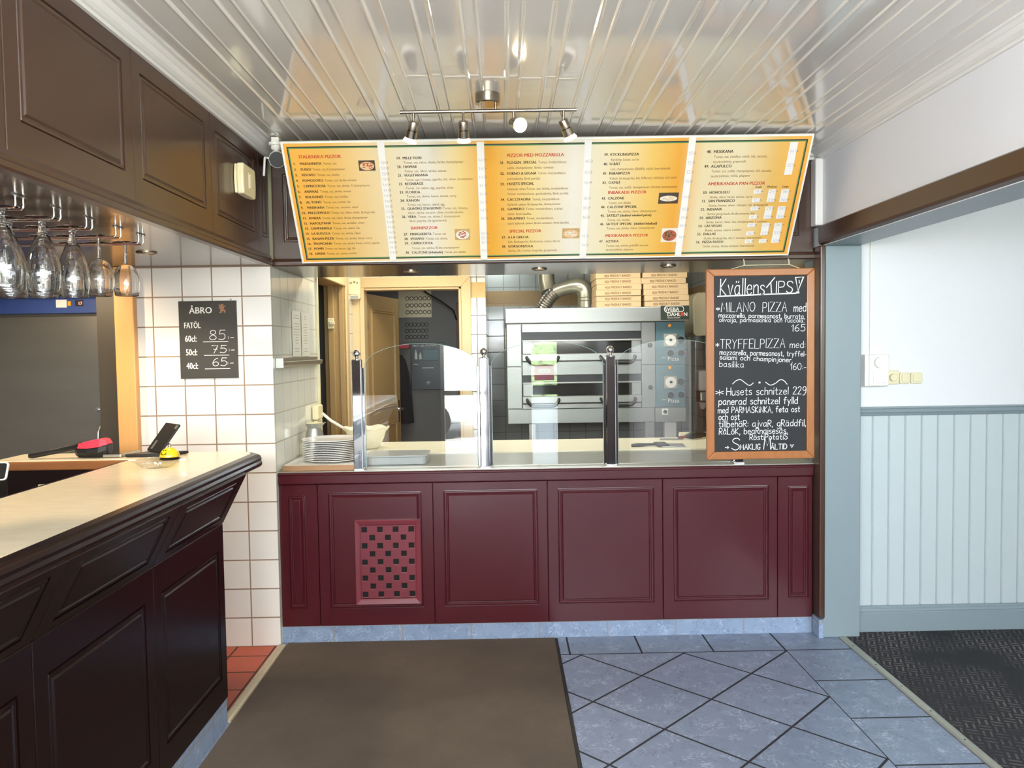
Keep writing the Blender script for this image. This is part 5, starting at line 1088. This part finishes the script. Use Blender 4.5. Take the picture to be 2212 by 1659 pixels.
obj('dish_body', bm, 'dish_glass', dh, smooth=True)
bm = bmesh.new()
for s_ in (-1, 1): prism(bm, [(-1.376+s_*.090, 3.088, 1.1285), (-1.376+s_*.118, 3.092, 1.1295), (-1.376+s_*.118, 3.108, 1.1295), (-1.376+s_*.090, 3.112, 1.1285)], (0, 0, .004))
obj('lug', bm, 'dish_glass', dh)
bl = thing('desk_bell', (-1.43, 3.34, 1.1), 'yellow desk bell with a drawn smile, on the bar behind the glass dish', 'bell')
bc = (-1.43, 3.34, 1.1005)
bm = bmesh.new(); lathe(bm, [(0, 0), (.040, 0), (.041, .004), (.034, .008), (0, .009)], bc, 32); obj('base', bm, 'black_plastic', bl, smooth=True)
bm = bmesh.new(); lathe(bm, [(.0405*math.cos(a*PI/20), .011+.040*math.sin(a*PI/20)) for a in range(0, 11)], bc, 40); obj('dome', bm, 'yellow', bl, smooth=True)
bm = bmesh.new(); lathe(bm, [(0, .050), (.008, .050), (.009, .054), (.005, .056), (.005, .062), (.007, .064), (.004, .068), (0, .069)], bc, 16); obj('button', bm, 'chrome', bl, smooth=True)
bm = bmesh.new()
def on_dome(az, el, r=.0412): return Vector(bc)+Vector((r*math.cos(el)*math.cos(az), r*math.cos(el)*math.sin(az), .011+.0405*math.sin(el)))
tube(bm, [on_dome(math.radians(-128+8*k), math.radians(26-9*math.sin(k/5*PI))) for k in range(6)], .0017, 6); tube(bm, [on_dome(math.radians(-130), math.radians(20)), on_dome(math.radians(-127), math.radians(32))], .0015, 6); tube(bm, [on_dome(math.radians(-88), math.radians(20)), on_dome(math.radians(-91), math.radians(32))], .0015, 6)
for az in (-118, -98): sphere(bm, on_dome(math.radians(az), math.radians(46)), .0026, 8)
obj('smile', bm, 'black', bl, smooth=True)
tb = thing('tablet_stand', (-1.53, 3.45, 1.1), 'black tablet tilted back on its stand, behind the yellow bell on the bar', 'tablet')
P0, P1 = Vector((-1.620, 3.54, 1.116)), Vector((-1.51, 3.43, 1.116)); ax = (P1-P0).normalized(); tl = Vector((.105, .03, .125)); FTb = Fr(P0, ax, tl-ax*tl.dot(ax))
bm = bmesh.new(); fpoly(bm, FTb, [(x+.078, y_+.075) for x, y_ in rrect(.156, .150, .008, 4)], -.007, .007); obj('tablet_body', bm, 'black_plastic', tb, bevel=.0015)
bm = bmesh.new(); fbox(bm, FTb, .030, .046, .012, .056, .0002, .001); fbox(bm, FTb, .128, .148, .125, .143, .0002, .001); obj('back_label', bm, 'steel', tb)
bm = bmesh.new(); prism(bm, [(-1.66, 3.42, 1.1005), (-1.50, 3.42, 1.1005), (-1.42, 3.52, 1.1005), (-1.60, 3.54, 1.1005)], (0, 0, .013)); obj('stand_base', bm, 'black_plastic', tb, bevel=.004)
ph = thing('card_terminal', (-1.69, 3.43, 1.1), 'flat black and silver device lying on the bar return left of the tablet', 'device')
bm = bmesh.new(); prism(bm, [(-1.755, 3.415, 1.1015), (-1.675, 3.415, 1.1015), (-1.655, 3.56, 1.1015), (-1.735, 3.56, 1.1015)], (0, 0, .014)); obj('casing', bm, 'alu', ph, bevel=.004)
bm = bmesh.new(); prism(bm, [(-1.750, 3.42, 1.1156), (-1.680, 3.42, 1.1156), (-1.661, 3.555, 1.1156), (-1.730, 3.555, 1.1156)], (0, 0, .001)); obj('screen', bm, 'oven_glass', ph)
hv = thing('handheld_scoop', (-1.90, 3.44, 1.1), 'long-handled black tool with a pink-red lid, lying on the bar return', 'scoop')
bm = bmesh.new(); tube(bm, [(-2.075, 3.42, 1.114), (-2.06, 3.42, 1.115), (-1.97, 3.43, 1.131), (-1.88, 3.44, 1.148), (-1.86, 3.44, 1.150)], [.010, .012, .0125, .015, .02], 12); obj('handle', bm, 'black_plastic', hv, smooth=True)
bm = bmesh.new()
sec = [(-1.885, .012, 1.148), (-1.865, .028, 1.142), (-1.82, .038, 1.142), (-1.77, .038, 1.148), (-1.735, .028, 1.158)]
rings = []
for x, hw, zt_ in sec:
    zb = 1.1015+(0.010 if x < -1.87 else 0.0)+(.012 if x > -1.74 else 0)
    rings.append([bm.verts.new((x, 3.445+a*hw, zb+(zt_-zb)*b_)) for a, b_ in ((-.6, 0), (.6, 0), (1, .5), (1, 1), (-1, 1), (-1, .5))])
for a, b_ in zip(rings, rings[1:]):
    for k in range(6): bm.faces.new((a[k], a[(k+1) % 6], b_[(k+1) % 6], b_[k]))
bm.faces.new(rings[0]); bm.faces.new(rings[-1][::-1]); obj('body', bm, 'black_plastic', hv, bevel=.004)
bm = bmesh.new(); rings = []
for x, hw, z0_, z1_ in [(-1.882, .010, 1.148, 1.150), (-1.862, .029, 1.1425, 1.163), (-1.815, .038, 1.143, 1.176), (-1.765, .038, 1.149, 1.184), (-1.745, .032, 1.155, 1.181), (-1.733, .026, 1.159, 1.163)]:
    rings.append([bm.verts.new((x, 3.445+a*hw, z)) for a, z in ((-1, z0_), (1, z0_), (.72, z1_), (-.72, z1_))])
for a, b_ in zip(rings, rings[1:]):
    for k in range(4): bm.faces.new((a[k], a[(k+1) % 4], b_[(k+1) % 4], b_[k]))
bm.faces.new(rings[0]); bm.faces.new(rings[-1][::-1]); obj('lid', bm, 'red_plastic', hv, bevel=.002)
pt = thing('phone', (-1.93, 2.95, 1.08), 'white-edged phone standing tilted at the left edge, behind the bar', 'phone')
FP = Fr((-2.02, 2.94, 1.085), (1, 0, 0), (0, .35, .94)); bm = bmesh.new(); fpoly(bm, FP, [(x+.072, y_+.035) for x, y_ in rrect(.145, .07, .012, 4)], -.008, .008); obj('casing', bm, 'white_plastic', pt, bevel=.002)
bm = bmesh.new(); fpoly(bm, FP, [(x+.072, y_+.035) for x, y_ in rrect(.135, .061, .009, 4)], .0006); obj('screen', bm, 'black_plastic', pt)
obj('holder', B((-2.0, -1.90, 2.93, 2.99, .93, 1.084)), 'black_plastic', pt, bevel=.004)
single('work_shelf', B((-2.6, -1.75, 2.6, 3.2, .88, .93)), 'brown', 'dark low work shelf behind the bar under the phone', 'shelf', bevel=.004)
# ------------------------------------------------------------------ refrigerator
fr = thing('refrigerator', (-2.75, 4.8, 0), 'tall stainless refrigerator with a blue top strip, behind the bar', 'refrigerator')
obj('cabinet', B((-3.28, -2.17, 4.44, 5.25, .04, 1.93)), 'steel_dark', fr, bevel=.004)
dr = obj('door', B((-3.25, -2.243, 4.385, 4.438, .10, 1.772)), 'steel_dark', fr, bevel=.006)
fs = obj('fascia', B((-3.28, -2.236, 4.40, 4.44, 1.786, 1.882)), 'blue_strip', fr, bevel=.003, label='blue top strip')
bm = bmesh.new(); fbox(bm, Fr((0, 4.40, 0)), -2.484, -2.425, 1.818, 1.862, .0002, .003); obj('rating_sticker', bm, 'paper', fs)
bm = bmesh.new(); fbox(bm, Fr((0, 4.40, 0)), -2.418, -2.402, 1.828, 1.852, .0002, .005); obj('rocker_switch', bm, 'orange_lamp', fs)
bm = bmesh.new(); fbox(bm, Fr((0, 4.40, 0)), -2.378, -2.335, 1.824, 1.858, .0002, .003); obj('display', bm, 'black_plastic', fs)
bm = text_bm([('17', -2.362, 1.832, .024, .02, 1)], Fr((0, 4.40, 0)), .0035); obj('display_digits', bm, 'red_led', fs)
bm = bmesh.new(); tube(bm, [(-2.262, 4.38, 1.02), (-2.262, 4.36, 1.05), (-2.258, 4.36, 1.12), (-2.256, 4.38, 1.15)], .006, 8); obj('door_handle', bm, 'alu', dr, smooth=True)
bm = bmesh.new(); cyl(bm, (-2.27, 4.385, 1.245), (-2.27, 4.372, 1.245), .009, n=16); obj('lock', bm, 'chrome', dr)
obj('side_frame', B((-2.236, -2.172, 4.392, 4.44, .06, 1.90)), 'steel_dark', fr, bevel=.006)
# ------------------------------------------------------------------ siren box, camera, track light
si = thing('alarm_siren', (-1.165, 3.63, 2.33), 'cream alarm siren box on the bar canopy near the corner', 'alarm')
FSi = Fr((-1.19, 3.63, 2.335), (0, 1, 0), (0, 0, 1))
def barrel(w_, h_, k=.10): return [(-w_/2+w_*i/6, -h_/2*(.90+k*math.sin(i/6*PI))) for i in range(7)]+[(w_/2-w_*i/6, h_/2*(.90+k*math.sin(i/6*PI))) for i in range(7)]
bm = bmesh.new(); fpoly(bm, FSi, [(y_, x) for x, y_ in barrel(.130, .175)], .001, .012); obj('back_box', bm, 'cream_plastic', si, bevel=.004)
bm = bmesh.new(); fpoly(bm, FSi, [(y_, x) for x, y_ in barrel(.138, .182)], .013, .032); cv = obj('cover', bm, 'cream_plastic', si, bevel=.008, seg=3)
bm = bmesh.new(); fbox(bm, FSi, -.004, .004, -.030, .030, .0446, .0475); obj('slot', bm, 'white_plastic', cv, bevel=.001)
bm = bmesh.new(); 
for dy_ in (-.016, .016): fbox(bm, FSi, dy_-.0015, dy_+.0015, -.036, .036, .0446, .0462)
obj('rib', bm, 'cream_plastic', cv)
ca = thing('security_camera', (-1.085, 3.86, 2.40), 'white security camera with antenna under the ceiling corner, left of the menu board', 'security camera')
cx, cy = -1.085, 3.86; zc = 2.592
bm = bmesh.new(); lathe(bm, [(0, 0), (.035, 0), (.035, -.010), (.032, -.014), (0, -.014)], (cx, cy, zc-.024), 32); box(bm, cx-.018, cx+.018, cy-.018, cy+.018, zc-.025, zc); obj('mount', bm, 'white_plastic', ca, smooth=True)
bm = bmesh.new(); lathe(bm, [(0, 0), (.026, 0), (.026, -.014), (.020, -.020), (0, -.020)], (cx, cy, zc-.0382), 8); lathe(bm, [(0, 0), (.013, 0), (.013, -.022), (0, -.022)], (cx, cy, zc-.056), 16); obj('swivel_nut', bm, 'white_plastic', ca)
a0, a1 = Vector((cx-.012, cy+.055, 2.515)), Vector((cx+.018, cy-.055, 2.475)); dr_ = (a1-a0).normalized()
bm = bmesh.new(); tube(bm, [a0-dr_*.004, a0, a0+dr_*.02, a0+dr_*.08, a1], [.018, .030, .0355, .0375, .0385], 28); obj('camera_body', bm, 'white_plastic', ca, smooth=True)
bm = bmesh.new(); cyl(bm, a1-dr_*.001, a1+dr_*.006, .0375, .036, 32); obj('lens_cover', bm, 'cam_face', ca, label='dark round lens cover')
bm = bmesh.new(); tube(bm, fillet([(cx-.026, cy+.02, 2.497), (cx-.052, cy+.012, 2.501), (cx-.055, cy-.006, 2.498), (cx-.060, cy-.012, 2.408)], .008), .0056, 10); obj('antenna', bm, 'white_plastic', ca, smooth=True)
tl_ = thing('track_light', (-.043, 3.2, 2.51), 'four-spot nickel track light on the ceiling in front of the menu board', 'track light')
bm = bmesh.new(); lathe(bm, [(0, 0), (.050, 0), (.050, -.036), (.046, -.040), (0, -.040)], (-.043, 3.2, 2.578), 36); obj('canopy', bm, 'nickel', tl_, smooth=True)
bm = bmesh.new(); cyl(bm, (-.397, 3.2, 2.5105), (.316, 3.2, 2.5135), .0075, n=16)
for x in (-.074, -.012): cyl(bm, (x, 3.2, 2.512), (x, 3.2, 2.54), .005, n=12)
obj('bar', bm, 'nickel', tl_, smooth=True)
HEADS = [(-.343, (-.30, .42, -.86), 0), (-.143, (0, .50, -.86), 0), (.061, (.34, -.86, -.38), 1), (.263, (.42, .36, -.83), 0)]
for x, dv, lit in HEADS:
    dv = Vector(dv).normalized(); base = Vector((x, 3.2, 2.464)); 
    bm = bmesh.new(); cyl(bm, (x, 3.2, 2.512), base, .0052, n=12); sphere(bm, base, .008, 12); st = obj('spot_arm', bm, 'nickel', tl_, smooth=True)
    bm = bmesh.new(); tube(bm, [base-dv*.010, base-dv*.006, base+dv*.024, base+dv*.026, base+dv*.028, base+dv*.056], [.017, .0195, .0195, .017, .023, .023], 24)
    side = dv.cross(Vector((0, 1, 0))).normalized(); cyl(bm, base-dv*.004, base-dv*.030+Vector((0, 0, .012)), .003, n=8); obj('spot_head', bm, 'nickel', st, smooth=True)
    bm = bmesh.new(); e0 = base+dv*.056; tube(bm, [e0, e0+dv*.014, e0+dv*.018], [.0215, .0285, .0285], 28, cap=False)
    obj('bulb_rim', bm, 'bulb_ring', st, smooth=True)
    bm = bmesh.new(); tube(bm, [e0+dv*.012, e0+dv*.0165, e0+dv*.0185], [.027, .025, .014], 28); obj('bulb_face', bm, 'bulb', st, smooth=True)
    spot('track_spot', e0+dv*.03, e0+dv*2, 3.5, WARM, 110, .7, .02)
# ------------------------------------------------------------------ switches and conduits in the side room
WY = 4.12; FW = Fr((0, WY, 0))
sa = thing('dimmer_panel', (1.975, 4.10, 1.325), 'tall white surface-mounted dimmer with round knob above a rocker, on the side room wall', 'switch')
bm = bmesh.new(); fbox(bm, FW, 1.905, 2.030, 1.325, 1.492, .0005, .045); obj('housing', bm, 'white_plastic', sa, bevel=.003)
bm = bmesh.new(); fbox(bm, FW, 1.926, 2.028, 1.328, 1.490, .045, .052); fp = obj('face_plate', bm, 'white_plastic', sa, bevel=.002)
bm = bmesh.new(); cyl(bm, FW.p(1.977, 1.449, .052), FW.p(1.977, 1.449, .066), .029, .027, 36); obj('dimmer_knob', bm, 'white_plastic', fp, smooth=True)
bm = bmesh.new(); fbox(bm, FW, 1.945, 2.012, 1.342, 1.402, .052, .058); obj('rocker', bm, 'white_plastic', fp, bevel=.003)
def switch(x0, x1, z0, z1, lab, rnd_):
    t = thing('light_switch', ((x0+x1)/2, 4.11, z0), lab, 'switch', 'switch row on the side room wall')
    bm = bmesh.new(); fpoly(bm, FW, [((x0+x1)/2+a, (z0+z1)/2+b_) for a, b_ in rrect(x1-x0, z1-z0, .010)], .0005, .014); obj('plate', bm, 'ivory_plastic', t, bevel=.003)
    bm = bmesh.new()
    if rnd_: cyl(bm, FW.p((x0+x1)/2, (z0+z1)/2, .0145), FW.p((x0+x1)/2, (z0+z1)/2, .032), .021, .019, 28)
    else: fpoly(bm, FW, [((x0+x1)/2+a, (z0+z1)/2+b_) for a, b_ in rrect(x1-x0-.018, z1-z0-.018, .007)], .0145, .006)
    obj('knob' if rnd_ else 'rocker', bm, 'ivory_plastic', t, bevel=.002)
switch(2.032, 2.104, 1.332, 1.405, 'ivory round dimmer switch, first right of the tall white panel', True)
switch(2.106, 2.164, 1.334, 1.393, 'square ivory switch, between the round dimmer and the last switch', False)
switch(2.166, 2.228, 1.334, 1.393, 'square ivory switch at the right end of the row', False)
cdt = bmesh.new(); fbox(cdt, FW, 1.948, 1.958, 1.492, 2.56, .0005, .010); single('cable_conduit', cdt, 'white_plastic', 'thin white cable conduit running straight up from the tall switch panel', 'conduit', bevel=.002)
cdt = bmesh.new(); fbox(cdt, FW, 1.869, 1.906, 1.474, 1.484, .0005, .010); single('short_conduit', cdt, 'white_plastic', 'short white cable stub left of the tall switch panel', 'conduit', bevel=.002)
# ------------------------------------------------------------------ floor coverings
bm = bmesh.new(); prism(bm, [(-1.150, 1.0, .0005), (.255, 1.0, .0005), (.255, 4.088, .0005), (-1.158, 4.088, .0005)], (0, 0, .009))
mt = thing('entrance_mat', (-.45, 2.5, 0), 'large worn brown mat on the floor before the counter', 'mat'); obj('pile', bm, 'mat', mt)
obj('rubber_edge', B((.2555, .272, 1.0, 4.088, .0005, .008)), 'rubber', mt, bevel=.003)
t = thing('threshold_strip', (-1.178, 3.67, 0), 'pale worn wooden strip between the mat and the terracotta tiles', 'threshold strip')
bm = bmesh.new(); extr(bm, [(-1.205, .0005), (-1.205, .008), (-1.196, .013), (-1.178, .013), (-1.164, .010), (-1.162, .0005)], 3.22, 4.065); obj('strip', bm, 'strip', t)
obj('grooved_lip', B((-1.192, -1.188, 3.22, 4.065, .0125, .0142), (-1.180, -1.177, 3.22, 4.065, .0125, .0142)), 'alu', t)
t = thing('carpet_strip', (1.775, 1.5, 0), 'pale metal edging strip between the blue tiles and the side room carpet', 'threshold strip')
bm = bmesh.new(); extr(bm, [(1.752, .0005), (1.753, .005), (1.762, .0085), (1.782, .009), (1.792, .006), (1.794, .0005)], -1.5, 4.030); obj('strip', bm, 'alu', t)
bm = bmesh.new()
for k in range(22): cyl(bm, (1.772, 3.9-.24*k, .0085), (1.772, 3.9-.24*k, .0094), .004, n=10)
obj('screw', bm, 'black_plastic', t)
# woven-pattern carpet: pairs of short light dashes, turned by turns
m = bpy.data.materials.new('woven_carpet'); m.use_nodes = True; nt = m.node_tree; L = nt.links; p = nt.nodes['Principled BSDF']; p.inputs['Roughness'].default_value = .95
tc = nn(nt, 'ShaderNodeTexCoord'); mp = nn(nt, 'ShaderNodeMapping'); mp.inputs['Rotation'].default_value = (0, 0, math.radians(22)); L.new(tc.outputs['Object'], mp.inputs[0])
sep = nn(nt, 'ShaderNodeSeparateXYZ'); L.new(mp.outputs[0], sep.inputs[0])
def mth(op, a, b_=None):
    n_ = nn(nt, 'ShaderNodeMath', operation=op)
    for i, v in enumerate((a, b_)):
        if v is None: continue
        if isinstance(v, (int, float)): n_.inputs[i].default_value = v
        else: L.new(v, n_.inputs[i])
    return n_.outputs[0]
CS = .052
u_, v_ = mth('DIVIDE', sep.outputs[0], CS), mth('DIVIDE', sep.outputs[1], CS)
fu, fv = mth('FRACT', u_), mth('FRACT', v_); par = mth('MODULO', mth('ABSOLUTE', mth('ADD', mth('FLOOR', u_), mth('FLOOR', v_))), 2.0)
def bars(a, c_):
    st = mth('LESS_THAN', mth('ABSOLUTE', mth('SUBTRACT', mth('FRACT', mth('MULTIPLY', a, 2.0)), .5)), .17)
    ln = mth('LESS_THAN', mth('ABSOLUTE', mth('SUBTRACT', c_, .5)), .42)
    return mth('MULTIPLY', st, ln)
pat = mth('ADD', mth('MULTIPLY', bars(fu, fv), par), mth('MULTIPLY', bars(fv, fu), mth('SUBTRACT', 1.0, par)))
wr = nn(nt, 'ShaderNodeTexNoise', Scale=2.2, Detail=4.0); L.new(tc.outputs['Object'], wr.inputs['Vector']); wm = nn(nt, 'ShaderNodeMapRange'); wm.inputs[1].default_value = .42; wm.inputs[2].default_value = .58; L.new(wr.outputs[0], wm.inputs[0])
fz = nn(nt, 'ShaderNodeTexNoise', Scale=160.0, Detail=2.0); L.new(tc.outputs['Object'], fz.inputs['Vector'])
fac = mth('MULTIPLY', mth('MULTIPLY', pat, wm.outputs[0]), mth('ADD', fz.outputs[0], .25))
mx = nn(nt, 'ShaderNodeMix'); mx.data_type = 'RGBA'; L.new(fac, mx.inputs[0]); mx.inputs[6].default_value = srgb(38, 39, 43); mx.inputs[7].default_value = srgb(124, 116, 116); L.new(mx.outputs[2], p.inputs['Base Color'])
M['carpet'] = m
bm = bmesh.new(); prism(bm, [(1.794, -1.5, .0005), (4.38, -1.5, .0005), (4.38, 4.09, .0005), (1.87, 4.09, .0005), (1.87, 4.03, .0005), (1.794, 4.03, .0005)], (0, 0, .006)); single('carpet', bm, 'carpet', 'dark woven-pattern carpet covering the side room floor', 'carpet')
# ------------------------------------------------------------------ sticker and notice on the side light behind the camera (reflected in the glass)
FR = Fr((.55, -1.93, 0), (-1, 0, 0), (0, 0, 1))
st = thing('door_sticker', (.55, -1.93, 1.13), 'pink sticker on the glazed side light, reflected in the middle sneeze glass', 'sticker')
bm = bmesh.new(); fbox(bm, FR, -.13, .13, 1.13, 1.33, 0, .002); obj('sticker_sheet', bm, 'pink', st)
FRm = Fr((.55, -1.9275, 0), (1, 0, 0), (0, 0, 1))
bm = bmesh.new(); fpoly(bm, FR, [(x, y_+1.255) for x, y_ in rrect(.17, .055, .02)], .0024, .0004); obj('label_shape', bm, 'white_paint', st)
bm = text_bm([('foodora', -.068, 1.243, .036, .02, 1)], Fr((.55, -1.9268, 0), (1, 0, 0), (0, 0, 1)), 0); obj('sticker_lettering', bm, 'pink', st)
nm = bpy.data.materials.new('frosted_film'); nm.use_nodes = True; nt = nm.node_tree; nt.nodes.remove(nt.nodes['Principled BSDF'])
tr = nn(nt, 'ShaderNodeBsdfTranslucent'); tr.inputs[0].default_value = (.85, .88, .9, 1); nt.links.new(tr.outputs[0], nt.nodes['Material Output'].inputs[0])
single('window_film', B((.385, .715, -1.945, -1.94, .02, .92)), nm, 'frosted white film covering the lower side light by the entrance', 'window film')
